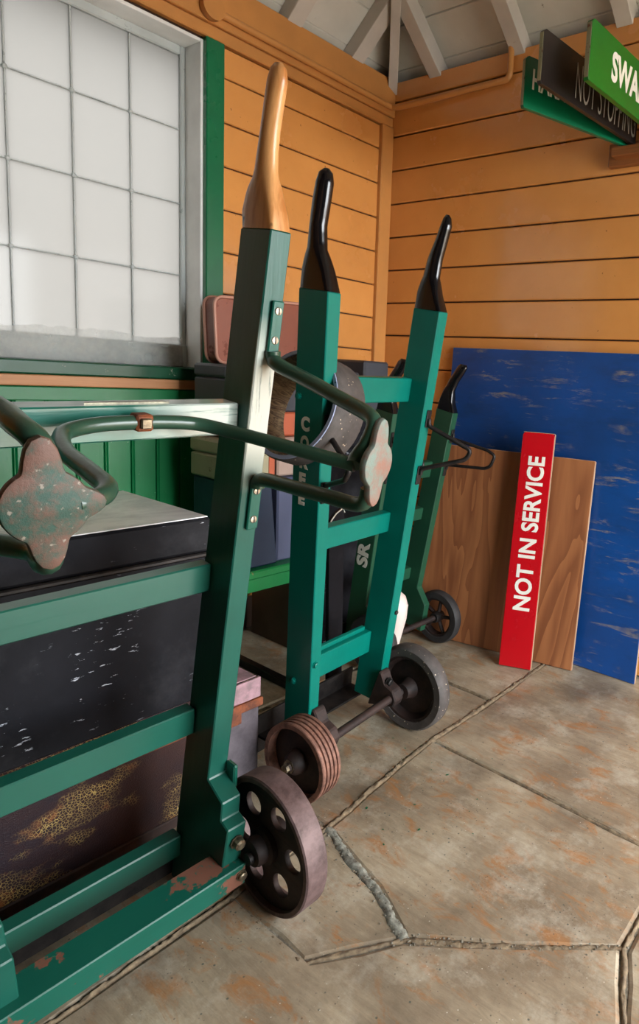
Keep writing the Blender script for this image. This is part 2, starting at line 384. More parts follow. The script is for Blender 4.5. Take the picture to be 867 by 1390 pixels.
def lid_top():
    s = NT('glare_painted_trunk_top'); n = s.noise(1, 7, .7, s.map((6, 3, 6)), dist=.8); s.base(s.mix(s.ramp(n, .38, .66), lin('#f0f1f2'), lin('#8c9098'))); s.rough(.32); s.b.inputs['Coat Weight'].default_value = 1; s.b.inputs['Coat Roughness'].default_value = .28; s.bump(n, .2, .003); return s.m
M['trunk_top'] = lid_top()  # window glare on the black lid is put into this near-white colour
def brown_trunk():
    s = NT('crazed_brown_varnish'); n = s.noise(4, 6, .65); c = s.mix(s.rr(n, 0, 1), lin('#38221c'), lin('#1b161e'))
    v = s.N.new('ShaderNodeTexVoronoi'); v.feature = 'DISTANCE_TO_EDGE'; v.inputs['Scale'].default_value = 170; s.l(s.map((1, 1, 1)), v.inputs['Vector'])
    cr = s.math('SUBTRACT', 1.0, s.ramp(v.outputs['Distance'], .03, .09)); zone = s.ramp(s.noise(1, 4, .6, s.map((3, 3.2, 7))), .5, .6)
    c = s.mix(s.math('MULTIPLY', cr, zone), c, lin('#a98f55')); o = s.ramp(s.noise(9, 6, .7), .54, .64); c = s.mix(s.math('MULTIPLY', o, zone), c, lin('#84502c'))
    s.base(c); s.rough(.5); s.b.inputs['Specular IOR Level'].default_value = .2; s.bump(cr, .3, .002); return s.m
M['trunk_brown'] = brown_trunk()
M['trunk_grey'] = rust('greyed_purple_trunk_end', '#5c545a', '#3d363b', .6, 0, 12, .2)
M['rust_lip'] = rust('orange_rust_metal', '#8a4a28', '#5a3120', .7, .2, 30, .5)
M['pink_top'] = rust('pink_grey_lid', '#a8828a', '#7b6468', .55, 0, 20, .2)
M['navy'] = paint('navy_suitcase_cloth', '#14273f', .6, bump=.3)
M['slate'] = paint('navy_lit_side_cloth', '#4d5470', .6, bump=.3)  # lighter tone painting the lit side of the navy suitcase
M['cream_case'] = paint('cream_olive_case', '#a79f80', .6, chip='#6a5e44', chip_amt=.62)
M['pink_case'] = paint('pink_beige_case', '#b49a8c', .6)
M['brick_case'] = paint('brick_orange_case', '#c0603e', .6)
M['grey_trunk'] = paint('charcoal_trunk_cloth', '#3e3f45', .5, chip='#8c8f98', chip_amt=.7)
M['tan_leather'] = paint('red_brown_leather', '#8a4a34', .4, chip='#6a3424', chip_amt=.62, bump=.2)
M['tan_edge'] = paint('lit_leather_edge', '#c08c78', .4)  # glare along the suitcase edge painted into the piping colour
M['tan_strap'] = paint('dull_brown_leather', '#6a4a44', .5)
M['bench'] = paint('green_bench_paint', '#12783f', .3, chip='#a07850', chip_amt=.67, chip_scale=12)
M['brass'] = rust('dull_metal_fitting', '#8f8a76', '#5a5648', .4, .6, 40, .2)
M['jug'] = paint('off_white_plastic', '#d8c9c0', .4)
M['straw_bit'] = wood('dry_leaf', '#a38a55', '#6f5a34', .8)
M['plaster'] = paint('far_wall_cream_paint', '#c9a26a', .6)
M['dark_wall'] = paint('dark_stained_far_wall', '#4a3524', .6)
def web():
    s = NT('cobweb_dust'); n = s.noise(8, 6, .7); s.base(lin('#c8cac6')); s.rough(.9)
    s.l(s.ramp(n, .35, .75, (.25, .25, .25, 1), (.8, .8, .8, 1)), s.b.inputs['Alpha']); return s.m
M['web'] = web()
def glass():
    s = NT('dusty_window_glass'); s.N.remove(s.b); out = s.N['Material Output']
    t = s.N.new('ShaderNodeBsdfTransparent'); t.inputs[0].default_value = (.03, .03, .03, 1)
    g = s.N.new('ShaderNodeBsdfGlossy'); g.inputs['Roughness'].default_value = .1; g.inputs['Color'].default_value = (.8, .8, .8, 1)
    d = s.N.new('ShaderNodeBsdfTranslucent'); d.inputs[0].default_value = (.318, .308, .295, 1)
    a = s.N.new('ShaderNodeMixShader'); a.inputs[0].default_value = .04; s.l(t.outputs[0], a.inputs[1]); s.l(g.outputs[0], a.inputs[2])
    b = s.N.new('ShaderNodeMixShader'); b.inputs[0].default_value = .7; s.l(a.outputs[0], b.inputs[1]); s.l(d.outputs[0], b.inputs[2])
    s.l(b.outputs[0], out.inputs[0]); return s.m
M['glass'] = glass()

# ------------------------------------------------------------------ floor
ROOM_X, ROOM_Y = 3.4, -3.9
fl = boxo('floor', (-.1, ROOM_X+.1, ROOM_Y-.1, .1, -.12, -.0045), M['mortar'], bev=0); tag(fl, kind='structure')
def slab_poly(poly, inset=.009, top=0.0):
    c = Vector((sum(p[0] for p in poly)/len(poly), sum(p[1] for p in poly)/len(poly)))
    pts = []
    n = len(poly)
    for i in range(n):
        a = Vector(poly[i]); b = Vector(poly[(i+1) % n]); d = (b-a).length; k = max(1, int(d/.07))
        for j in range(k):
            p = a.lerp(b, j/k); q = noise.noise(Vector((p.x*9, p.y*9, 3.1)))*.006; dirc = (c-p).normalized()
            pts.append(p+dirc*(inset+q))
    bm = BM(); A = [bm.verts.new((p.x, p.y, -.03)) for p in pts]; B = [bm.verts.new((p.x, p.y, top-.003)) for p in pts]
    Cc = [bm.verts.new((p.x+(c-p).normalized().x*.007, p.y+(c-p).normalized().y*.007, top)) for p in pts]
    m = len(pts); bm.faces.new(Cc)
    for i in range(m):
        j = (i+1) % m; bm.faces.new((A[i], A[j], B[j], B[i])); bm.faces.new((B[i], B[j], Cc[j], Cc[i]))
    return obj('flagstone', bm, M['stone'], fl)
FLAGS = [
 [(1.2, -.853), (1.13, -.853), (1.12, -.42), (1.10, 0), (1.9, 0), (2.2, -.42), (1.95, -.875), (1.435, -.855)],
 [(1.2, -.853), (1.435, -.855), (1.95, -.875), (1.9, -1.05), (1.905, -1.17), (1.734, -1.301), (1.638, -1.366), (1.551, -1.423), (1.415, -1.366), (1.308, -1.342), (1.19, -1.305), (1.145, -1.016), (1.13, -.853)],
 [(1.19, -1.305), (1.308, -1.342), (1.415, -1.366), (1.551, -1.423), (1.44, -1.577), (1.2, -1.573), (1.185, -1.45)],
 [(1.2, -1.573), (1.44, -1.577), (1.551, -1.423), (1.638, -1.366), (1.734, -1.301), (1.905, -1.17), (2.05, -1.5), (1.9, -1.95), (1.21, -1.95)],
 [(1.19, -1.305), (1.145, -1.016), (1.13, -.853), (1.125, -.53), (.86, -.522), (.6, -.53), (.6, -1.305)],
 [(1.125, -.53), (1.12, -.42), (1.10, 0), (.5, 0), (.5, -.53), (.86, -.522)],
 [(.6, -1.305), (1.19, -1.305), (1.2, -1.573), (1.21, -1.95), (.6, -1.95)],
 [(0, 0), (.5, 0), (.5, -.53), (0, -.53)], [(0, -.53), (.6, -.53), (.6, -1.305), (0, -1.305)], [(0, -1.305), (.6, -1.305), (.6, -1.95), (0, -1.95)],
 [(1.905, -1.17), (1.9, -1.05), (1.95, -.875), (2.7, -.9), (2.7, -1.5), (2.05, -1.5)],
 [(1.95, -.875), (2.2, -.42), (1.9, 0), (2.7, 0), (2.7, -.9)], [(2.7, 0), (3.4, 0), (3.4, -.9), (2.7, -.9)], [(2.7, -.9), (3.4, -.9), (3.4, -1.95), (2.7, -1.95)],
 [(2.05, -1.5), (2.7, -1.5), (2.7, -1.95), (1.9, -1.95)]]
for k in range(5):
    for j in range(3): FLAGS.append([(k*.68, -1.95-j*.65), (k*.68+.68, -1.95-j*.65), (k*.68+.68, -2.6-j*.65), (k*.68, -2.6-j*.65)])
for i, p in enumerate(FLAGS): slab_poly(p, top=[0, .001, -.002, .001, -.001][i % 5])
# grit lying along the joints and loose over the floor
bm = BM(); rnd = random.Random(3)
def speck(x, y, s):
    a = rnd.random()*6.28; t = bmesh.new(); bmesh.ops.create_cone(t, segments=5, radius1=s, radius2=s*.5, depth=s*.7, cap_ends=True)
    t.transform(Matrix.Translation((x, y, s*.2)) @ Matrix.Rotation(a, 4, 'Z') @ Matrix.Diagonal((1, .6+rnd.random()*.6, .7, 1))); merge(bm, t)
crack = [(1.19, -1.305), (1.308, -1.342), (1.415, -1.366), (1.551, -1.423), (1.638, -1.366), (1.734, -1.301), (1.9, -1.17)]
for a_, b_ in zip(crack[:-1], crack[1:]):
    for k in range(60):
        t = rnd.random(); speck(a_[0]*(1-t)+b_[0]*t+rnd.gauss(0, .012), a_[1]*(1-t)+b_[1]*t+rnd.gauss(0, .012), rnd.uniform(.001, .0032))
for k in range(90): speck(rnd.uniform(.8, 1.9), rnd.uniform(-1.5, -.2), rnd.uniform(.001, .0025))
g = obj('grit', bm, M['mortar'], fl); g['kind'] = 'stuff'
def ribbon(name, path, hw, h, mat, rag=.35):
    pts = []
    for a, b in zip(path[:-1], path[1:]):
        a = Vector(a); b = Vector(b); n = max(2, int((b-a).length/.006)); pts += [a.lerp(b, k/n) for k in range(n)]
    pts.append(Vector(path[-1])); bm = BM(); rows = []; m = 6
    for i, p in enumerate(pts):
        d = (pts[min(i+4, len(pts)-1)]-pts[max(i-4, 0)]).normalized(); q = Vector((-d.y, d.x))
        w = hw*(1+rag*noise.noise(Vector((p.x*40, p.y*40, 1)))+rag*noise.noise(Vector((p.x*120, p.y*120, 4)))); off = hw*.5*noise.noise(Vector((p.x*18, p.y*18, 9)))
        row = []
        for k in range(m+1):
            t = k/m*2-1; e = p+q*(t*w+off); z = h*(1-t*t)**.6*(1+.9*noise.noise(Vector((e.x*130, e.y*130, 2)))+.5*noise.noise(Vector((e.x*300, e.y*300, 6))))-.0035
            row.append(bm.verts.new((e.x, e.y, z)))
        rows.append(row)
    for a, b in zip(rows[:-1], rows[1:]):
        for k in range(m): bm.faces.new((a[k], a[k+1], b[k+1], b[k]))
    return obj(name, bm, mat, fl, 60)
ribbon('mortar_joint', crack[:4], .012, .0055, M['pale_mortar']); ribbon('mortar_joint', crack[3:], .008, .0045, M['tan_mortar'], .6)
ribbon('mortar_joint', [(1.10, -.01), (1.12, -.42), (1.13, -.853), (1.145, -1.016), (1.19, -1.305)], .010, .006, M['tan_mortar'], .4)
ribbon('mortar_joint', [(1.19, -.853), (1.435, -.855), (1.95, -.875)], .005, .004, M['tan_mortar'], .5)
ribbon('mortar_joint', [(1.125, -.53), (.86, -.522), (.6, -.53)], .005, .006, M['tan_mortar'], .4)
ribbon('mortar_joint', [(1.19, -1.305), (1.185, -1.45), (1.2, -1.573), (1.21, -1.95)], .006, .006, M['tan_mortar'], .4)
ribbon('mortar_joint', [(1.2, -1.573), (1.44, -1.577), (1.551, -1.423)], .006, .004, M['tan_mortar'], .5)
ribbon('mortar_joint', [(1.95, -.875), (1.9, -1.05), (1.905, -1.17), (2.05, -1.5)], .006, .0045, M['tan_mortar'], .5)
# a few green paint flakes
bm = BM()
for k in range(14):
    x, y = rnd.uniform(.95, 1.5), rnd.uniform(-1.3, -.6); t = bmesh.new(); bmesh.ops.create_circle(t, segments=5, radius=rnd.uniform(.002, .006), cap_ends=True)
    t.transform(Matrix.Translation((x, y, .0025)) @ Matrix.Rotation(rnd.random()*6, 4, 'Z') @ Matrix.Diagonal((1, .5, 1, 1))); merge(bm, t)
g = obj('paint_flakes', bm, M['sign_green_dark'], fl); g['kind'] = 'stuff'

# ------------------------------------------------------------------ walls
WTOP = 2.412
WY0, WY1, WZ0, WZ1 = -2.215, -.917, 1.04, 2.2
def board(parent, dims, bev=.004, mat='orange'): return boxo('board', dims, M[mat], parent, bev)
# wall A (with the window)
bm = BM()
box(bm, -.16, -.016, ROOM_Y, WY0, -.05, WTOP); box(bm, -.16, -.016, WY1, 0.14, -.05, WTOP)
box(bm, -.16, -.016, WY0, WY1, -.05, WZ0); box(bm, -.16, -.016, WY0, WY1, WZ1, WTOP)
wl = obj('wall_left', bm, M['groove']); tag(wl, kind='structure')
zl = [2.107-.1515*k for k in range(14)]
for k, z in enumerate(zl):
    top = z+.1515 if k else 2.21
    if z < .0: break
    if z > .9: board(wl, (-.017, 0, -.852, -.07, z+.002, top-.003))
    else: board(wl, (-.017, 0, -.852, -.07, max(z, 0)+.002, top-.003))
    if z > 1.0: board(wl, (-.017, 0, ROOM_Y+.02, WY0-.07, z+.002, top-.003))
boxo('fascia_board', (-.016, .012, ROOM_Y+.02, -.0, 2.212, 2.255), M['orange_trim'], wl, .004)
boxo('fascia_board', (-.016, .022, ROOM_Y+.02, -.0, 2.256, WTOP), M['orange_trim'], wl, .003)
boxo('corner_post', (-.016, .02, -.072, -.0, 0, 2.212), M['orange_trim'], wl, .004)
# green match boarding below the sill
seams = [-.925]+[-1.001-.0857*k for k in range(32)]
for a, b in zip(seams[:-1], seams[1:]):
    if b < ROOM_Y+.02: break
    bm = BM(); box(bm, -.017, .0, b+.002, a-.006, 0.005, .955, .004); box(bm, -.017, .003, a-.0055, a-.0005, .005, .955, .002); obj('board', bm, M['green_board'], wl)
boxo('board_rail', (-.016, .012, ROOM_Y+.02, -.852, .945, .988), M['green_board'], wl, .003)
boxo('picture_rail', (-.016, .02, ROOM_Y+.02, -.852, .99, 1.024), M['bare_wood'], wl, .003)
# casing + sill + reveal
tr = boxo('trim_1', (-.016, .022, -.92, -.851, 1.03, 2.208), M['green_casing'], None, .003); tag(tr, kind='structure')
tr = boxo('trim_2', (-.016, .022, WY0-.07, WY0+.003, 1.03, 2.208), M['green_casing'], None, .003); tag(tr, kind='structure')
win = empty('window_1', (-.1, -1.8, 1.6)); tag(win, kind='structure')
def wpart(name, dims, mat, bev=.002):
    d = (dims[0]+.1, dims[1]+.1, dims[2]+1.8, dims[3]+1.8, dims[4]-1.6, dims[5]-1.6); return boxo(name, d, M[mat], win, bev)
wpart('reveal', (-.13, -.0, WY1-.012, WY1-.001, 1.07, 2.2), 'white'); wpart('reveal', (-.13, 0, WY0+.001, WY0+.012, 1.07, 2.2), 'white')
wpart('reveal', (-.13, .0, WY0+.012, WY1-.012, 2.188, 2.2), 'white')
wpart('window_sill', (-.13, .034, WY0-.03, -.925, 1.026, 1.068), 'green_sill', .004)
wpart('window_frame', (-.125, -.095, WY1-.03, WY1-.012, 1.07, 2.19), 'white_frame', .004); wpart('window_frame', (-.125, -.095, WY0+.012, WY0+.03, 1.07, 2.19), 'white_frame', .004)
wpart('window_frame', (-.125, -.095, WY0+.03, WY1-.03, 2.158, 2.19), 'white_frame', .004); wpart('window_frame', (-.125, -.085, WY0+.01, WY1-.01, 1.064, 1.15), 'white_frame', .006)
ys = [-.941]+[-1.117-.1775*k for k in range(6)]+[-2.192]
zs = [1.145, 1.404, 1.657, 1.912, 2.165]
for y in ys[1:-1]: 
    bm = BM(); box(bm, -.018, -.003, y+1.8-.0022, y+1.8+.0022, -.45, .558, .0008);  obj('glazing_bar', bm, M['white_frame'], win)
for z in zs[1:-1]:
    bm = BM(); box(bm, -.017, -.004, WY0+.03+1.8, WY1-.03+1.8, z-1.6-.0017, z-1.6+.0017, .001); obj('glazing_bar', bm, M['white_frame'], win)
for i in range(len(ys)-1):
    for j in range(4):
        bm = BM(); box(bm, -.012, -.009, ys[i+1]+1.8+.002, ys[i]+1.8-.002, zs[j]-1.6+.001, zs[j+1]-1.6-.001); obj('pane', bm, M['glass'], win)
# little corner knobs (lead joints) at the bar crossings
bm = BM()
for y in ys[1:-1]:
    for z in zs[1:-1]: box(bm, -.008, .001, y+1.8-.007, y+1.8+.007, z-1.6-.007, z-1.6+.007, .003)
obj('bar_joints', bm, M['white_frame'], win)
# cobweb drapes along the bottom rail
bm = BM(); rows = []
yy = [-.95-.012*k for k in range(90)]
for y in yy:
    d = .028+.03*noise.noise(Vector((y*7, 1, 0)))+.012*noise.noise(Vector((y*25, 2, 0)))
    rows.append([bm.verts.new((.0145+.006*t+.003*noise.noise(Vector((y*20, t*5, 0))), y+1.8, -.455+d*(1-t)-.075*t)) for t in (0, .33, .66, 1)])
for a, b in zip(rows[:-1], rows[1:]):
    for k in range(3): bm.faces.new((a[k], a[k+1], b[k+1], b[k]))
o = obj('cobweb', bm, M['web'], win, 60)
# conduits and junction box
bm = BM(); tube(bm, fillet([(.034, -.93, 2.292), (.034, -.035, 2.288), (.075, -.035, 2.28), (.655, -.018, 2.295), (.668, -.018, 2.31), (.668, -.018, 2.44)], .03), .0125, 10)
cn = obj('conduit', bm, M['orange_trim'], None, 40); tag(cn, 'orange painted pipe running along the top of both walls around the corner', 'conduit')
bm = BM(); lathe(bm, [(0.0005, .0), (.036, 0), (.04, .006), (.04, .03), (.0005, .03)], 28, Matrix.Translation((.022, -.91, 2.296)) @ Matrix.Rotation(math.radians(-90), 4, 'Z'), closed=False)
jb = obj('junction_box', bm, M['orange_trim'], None, 40); tag(jb, 'round orange painted junction box above the window corner', 'box')
# wall B
bm = BM(); box(bm, -.0, ROOM_X+.15, .016, .16, -.05, WTOP); wb = obj('wall_back', bm, M['groove']); tag(wb, kind='structure')
zb = [2.324, 2.174, 2.024, 1.876, 1.726, 1.576, 1.425, 1.274]+[1.274-.15*k for k in range(1, 10)]
prev = WTOP
for z in zb:
    z = max(z, 0.0); board(wb, (0.0, ROOM_X, 0, .017, z+.003, prev-.003)); prev = z
    if z <= 0: break
# other two walls, right one with a wide doorway
DY0, DY1, DZ = -1.6, -.12, 2.2
bm = BM(); box(bm, ROOM_X, ROOM_X+.12, DY1, .0, -.05, WTOP); box(bm, ROOM_X, ROOM_X+.12, ROOM_Y, DY0, -.05, WTOP); box(bm, ROOM_X, ROOM_X+.12, DY0, DY1, DZ, WTOP)
wr = obj('wall_right', bm, M['dark_wall']); tag(wr, kind='structure')
bm = BM(); box(bm, -.16, ROOM_X+.12, ROOM_Y-.12, ROOM_Y, -.05, 4.0); wf = obj('wall_front', bm, M['dark_wall']); tag(wf, kind='structure')
gd = boxo('ground', (ROOM_X+.12, 12, -8, 5, -.25, -.13), M['stone'], None, 0); tag(gd, kind='structure')
gd2 = boxo('ground.001', (-12, -.16, -8, 5, -.25, -.13), M['mortar'], None, 0); tag(gd2, kind='structure')

# ------------------------------------------------------------------ ceiling: hipped, boarded roof on rafters
TH = math.radians(40); TT = math.tan(TH); ZB = 2.475
ce = empty('ceiling', (0, 0, ZB)); tag(ce, kind='structure')
PIT = .1285; RID = ROOM_X/2
def roof_board(kind, a, b):
    ha, hb = a*TT, b*TT; g = .0022; th = .016
    a2, b2 = a+g, b-g
    if kind == 'B': q = [(max(a, 0)*1.0+0 if a > 0 else a, -a2), (ROOM_X-a, -a2), (ROOM_X-b, -b2), (b, -b2)]; q[0] = (a, -a2); P = [(x, y, -y*TT) for x, y in q]
    elif kind == 'A': q = [(a2, -a), (b2, -b), (b2, ROOM_Y), (a2, ROOM_Y)]; P = [(x, y, x*TT) for x, y in q]
    else: q = [(ROOM_X-a2, -a), (ROOM_X-b2, -b), (ROOM_X-b2, ROOM_Y), (ROOM_X-a2, ROOM_Y)]; P = [(x, y, (ROOM_X-x)*TT) for x, y in q]
    bm = BM(); hexa(bm, P, [(p[0], p[1], p[2]+th) for p in P], .0015); obj('board', bm, M['ceiling_board'], ce)
a = -.016-PIT*2
while a < RID-.02:
    b = min(a+PIT, RID)
    for k in 'BAC': roof_board(k, a, b)
    a = b
# dark felt above the boards closes the roof
bm = BM(); e = -.35
def cap(pts): bm.faces.new([bm.verts.new(p) for p in pts])
k = .03
cap([(e, -e, e*TT+k), (ROOM_X-e, -e, e*TT+k), (RID, -RID, RID*TT+k)])
cap([(e+.12, -e, (e+.12)*TT+k), (RID, -RID, RID*TT+k), (RID, ROOM_Y-.2, RID*TT+k), (e+.12, ROOM_Y-.2, (e+.12)*TT+k)])
cap([(ROOM_X-e, -e, e*TT+k), (ROOM_X-e, ROOM_Y-.2, e*TT+k), (RID, ROOM_Y-.2, RID*TT+k), (RID, -RID, RID*TT+k)])
obj('roof_felt', bm, M['iron'], ce)
# eaves closing boards outside the walls
bm = BM(); box(bm, -.35, ROOM_X+.35, .16, .36, -.4-.1, -.2); box(bm, -.24, -.16, ROOM_Y-.2, .36, -.3, -.2); box(bm, ROOM_X+.12, ROOM_X+.36, ROOM_Y-.2, .36, -.5, -.2); obj('soffit', bm, M['iron'], ce)
def rafter(kind, pos, wdt, dep=.088, start=.0, end=RID):
    z0 = -dep; h = wdt/2
    if kind == 'B': end = min(pos, ROOM_X-pos, end); P = lambda s, o, z: (pos+o, -s, s*TT+z)
    elif kind == 'A': end = min(-pos, end); P = lambda s, o, z: (s, pos+o, s*TT+z)
    elif kind == 'C': end = min(-pos, end); P = lambda s, o, z: (ROOM_X-s, pos+o, s*TT+z)
    elif kind == 'H': P = lambda s, o, z: (s+o*.7071, -s+o*.7071, s*TT+z)
    else: P = lambda s, o, z: (ROOM_X-s+o*.7071, -s-o*.7071, s*TT+z)
    bm = BM(); hexa(bm, [P(start, -h, z0), P(start, h, z0), P(end, h, z0), P(end, -h, z0)], [P(start-.1, -h, -.001), P(start-.1, h, -.001), P(end, h, -.001), P(end, -h, -.001)], .002)
    obj('rafter', bm, M['rafter'], ce)
for y in (-.235, -.56, -.93, -1.33, -1.73, -2.13, -2.53, -2.93, -3.33, -3.73): rafter('A', y, .065); rafter('C', y, .065)
for x in (.255, .69, 1.15, 1.6, 2.05, 2.5, 2.95, 3.2): rafter('B', x, .065)
rafter('H', 0, .04, .13, .012); rafter('G', 0, .03, .13, .012)

# ------------------------------------------------------------------ window sill brackets / hanging signs
br = boxo('sign_bracket', (1.143, 1.6, -.03, -.001, 1.895, 1.975), M['brown_wood'], None, .003); tag(br, 'brown wooden batten on the orange wall under the hanging station boards', 'bracket')
boxo('bracket_arm', (1.175, 1.6, -.075, -.03, 1.915, 1.948), M['brown_wood'], br, .003)
def sign(name, near, far, z0, z1, th, mat, label, txt, tmat, tx0, tw, tz0, th_, fat=0.0):
    n = Vector((near[0], near[1], 0)); f = Vector((far[0], far[1], 0)); d = (f-n); L = d.length; d.normalize()
    nrm = Vector((0, 0, 1)).cross(d)  # side away from reader
    rd = -nrm
    # reader stands at +x side looking so that text runs near -> far
    rd = Vector((d.y, -d.x, 0))
    Mx = frame_from((n.x, n.y, z0), d, -rd, Vector((0, 0, 1)))
    e = empty(name, mat=Mx); tag(e, label, 'sign')
    h = z1-z0; bm = BM(); c = .012
    prism(bm, [(c*.3, 0), (L, 0), (L, h), (c, h), (c*.3, h-c*.5), (0, h-c), (0, c*.5)], 1, 0.0, th, .0012); obj('panel', bm, M[mat], e)
    bm = BM(); box(bm, -.0012, .0008, .002, th-.002, .008, h-.012); obj('worn_edge', bm, M['sign_edge'], e)
    t = text_mesh(txt, .1, fat); fit_text(t, tw, th_)
    t.transform(frame_from((tx0, -.0006, tz0), (1, 0, 0), (0, 0, 1), (0, -1, 0))); obj('lettering', t, M[tmat], e)
    return e
sign('station_sign', (1.325, -.549), (1.352, -.012), 1.962, 2.128, .018, 'sign_green', 'bright green station board with white SWANAGE lettering, nearest of the hanging boards', 'SWANAGE', 'sign_white', .125, .40, .045, .085, .0035)
sign('station_sign', (1.2, -.603), (1.25, -.036), 1.955, 2.105, .016, 'sign_black', 'brown-black hanging board with thin grey NOT STOPPING lettering, between two green boards', 'NOT STOPPING', 'sign_grey', .175, .38, .02, .105, -.0015)
sign('station_sign', (1.07, -.496), (1.228, -.04), 1.95, 2.104, .016, 'sign_green_dark', 'dark green hanging board with white HARMANS CROSS lettering, farthest from the viewer', 'HARMANS CROSS', 'sign_white', .03, .42, .06, .062, .002)

# ------------------------------------------------------------------ boards leaning on the back wall
def leaning(name, bl, brr, tl_y, height, th, mat, label, cat, edge=None, bev=.0015, corner=0.0):
    "panel standing on its lower edge bl->br (floor points, front face) leaning towards +normal"
    b0 = Vector((bl[0], bl[1], 0)); b1 = Vector((brr[0], brr[1], 0)); d = b1-b0; Wd = d.length; d.normalize()
    nin = Vector((-d.y, d.x, 0))  # towards wall B
    w = (Vector((0, 0, 1))*math.cos(tl_y)+nin*math.sin(tl_y)); n = d.cross(w)*1.0
    Mx = frame_from(b0+Vector((0, 0, .002+th*math.sin(tl_y))), d, -n, w)   # local x along, y into wall, z up
    e = empty(name, mat=Mx); tag(e, label, cat); bm = BM()
    if corner: 
        c = corner; prism(bm, [(0, 0), (Wd, 0), (Wd, height-c), (Wd-c*.3, height-c*.3), (Wd-c, height), (c, height), (c*.3, height-c*.3), (0, height-c)], 1, 0, th, bev)
    else: box(bm, 0, Wd, 0, th, 0, height, bev)
    obj('panel', bm, M[mat], e)
    if edge:
        bm = BM(); box(bm, Wd-.0005, Wd+.001, .001, th-.001, .002, height-.002); box(bm, .002, Wd-.002, .001, th-.001, height-.0005, height+.001); obj('cut_edge', bm, M[edge], e)
    return e, Wd
# panels: angle chosen so that the top rests on what is behind
leaning('painted_board', (.455, -.085), (1.456, -.078), math.radians(3.0), 1.225, .012, 'blue', 'large scuffed blue painted board leaning on the orange back wall', 'board', 'ply_edge')
e, _ = leaning('plywood_sheet', (.50, -.262), (1.222, -.141), math.radians(6.2), .815, .012, 'ply', 'brown plywood sheet leaning on the large blue board', 'plywood', 'ply_edge')
e['label'] = 'bare brown plywood sheet leaning against the blue board behind the red sign'
sg, Wd = leaning('service_sign', (.982, -.2885), (1.102, -.246), math.radians(9.3), .912, .016, 'red', 'narrow red board with white NOT IN SERVICE lettering, leaning on the plywood', 'sign', 'ply_edge', .002, .012)
t = text_mesh('NOT IN SERVICE', .1, .0028); fit_text(t, .60, .068)
t.transform(frame_from((Wd*.5+.036, -.0006, .22), (0, 0, 1), (-1, 0, 0), (0, -1, 0))); obj('lettering', t, M['sign_white'], sg)

# ------------------------------------------------------------------ trolleys
def tframe(O, phi, lam, rho):
    u = Vector((math.sin(phi), math.cos(phi), 0)); vh = Vector((math.cos(phi), -math.sin(phi), 0)); z = Vector((0, 0, 1))
    w = math.cos(lam)*z+math.sin(lam)*vh; v = math.cos(lam)*vh-math.sin(lam)*z
    u2 = math.cos(rho)*u+math.sin(rho)*w; w2 = math.cos(rho)*w-math.sin(rho)*u
    return frame_from(O, v, u2, w2)
def stile(par, sg, S, t0, t1, d, w0, w1, mat, foot=None):
    "sg=-1 near, +1 far. returns mesh; side is a (v,w) outline so the foot can step out"
    outer = lambda w: sg*S(w)
    inner = lambda w: sg*(S(w)-(t0+(t1-t0)*(w-w0)/(w1-w0)))
    poly = [(-d, w0), (0, w0), (0, w1), (-d, w1)] if not foot else foot+[(0, w1), (-d, w1)]
    t = bmesh.new(); A = [t.verts.new((v, outer(w), w)) for v, w in poly]; B = [t.verts.new((v, inner(w), w)) for v, w in poly]
    n = len(poly); t.faces.new(A); t.faces.new(B[::-1])
    for i in range(n): t.faces.new((A[i], A[(i+1) % n], B[(i+1) % n], B[i]))
    bmesh.ops.recalc_face_normals(t, faces=t.faces[:]); bmesh.ops.bevel(t, geom=t.edges[:], offset=.0022, segments=1, affect='EDGES')
    bmesh.ops.triangulate(t, faces=[f for f in t.faces if len(f.verts) > 4])
    bm = BM(); merge(bm, t); return obj('stile', bm, M[mat], par)
def handle(par, uo, ui, w1, prof, mat):
    "prof rows: dw, vmin, vmax, half-width scale; lofted, rounding upwards"
    bm = BM(); rings = []; seg = 16; uc = (uo+ui)/2; hu = abs(uo-ui)/2; prof2 = []
    for a, b in zip(prof[:-1], prof[1:]):
        for k in range(3): prof2.append([a[j]+(b[j]-a[j])*k/3 for j in range(4)])
    prof2.append(list(prof[-1])); H = prof[-1][0]
    for dw, v0, v1, hs in prof2:
        e = max(.24, 1-dw/.07*.76) if dw < .07 else .24
        p = 2+ (max(0, 1-dw/.09))*7; c = (v0+v1)/2; hv = (v1-v0)/2; r = []
        for k in range(seg):
            a = 2*math.pi*(k+.5)/seg; ca, sa = math.cos(a), math.sin(a)
            r.append(bm.verts.new((c+hv*math.copysign(abs(ca)**(2/p), ca), uc+hu*hs*math.copysign(abs(sa)**(2/p), sa), w1+dw)))
        rings.append(r)
    for a, b in zip(rings[:-1], rings[1:]):
        for k in range(seg): bm.faces.new((a[k], a[(k+1) % seg], b[(k+1) % seg], b[k]))
    bm.faces.new(rings[0]); bm.faces.new(rings[-1])
    return obj('handle', bm, M[mat], par, 50)
def rung(par, S, w0, w1, v0, v1, mat='rung_green', t=.036, name='rung', ext=0.0):
    a = S((w0+w1)/2)-t+.001; bm = BM(); box(bm, v0, v1, -a-ext, a, w0, w1, .0025); return obj(name, bm, M[mat], par)
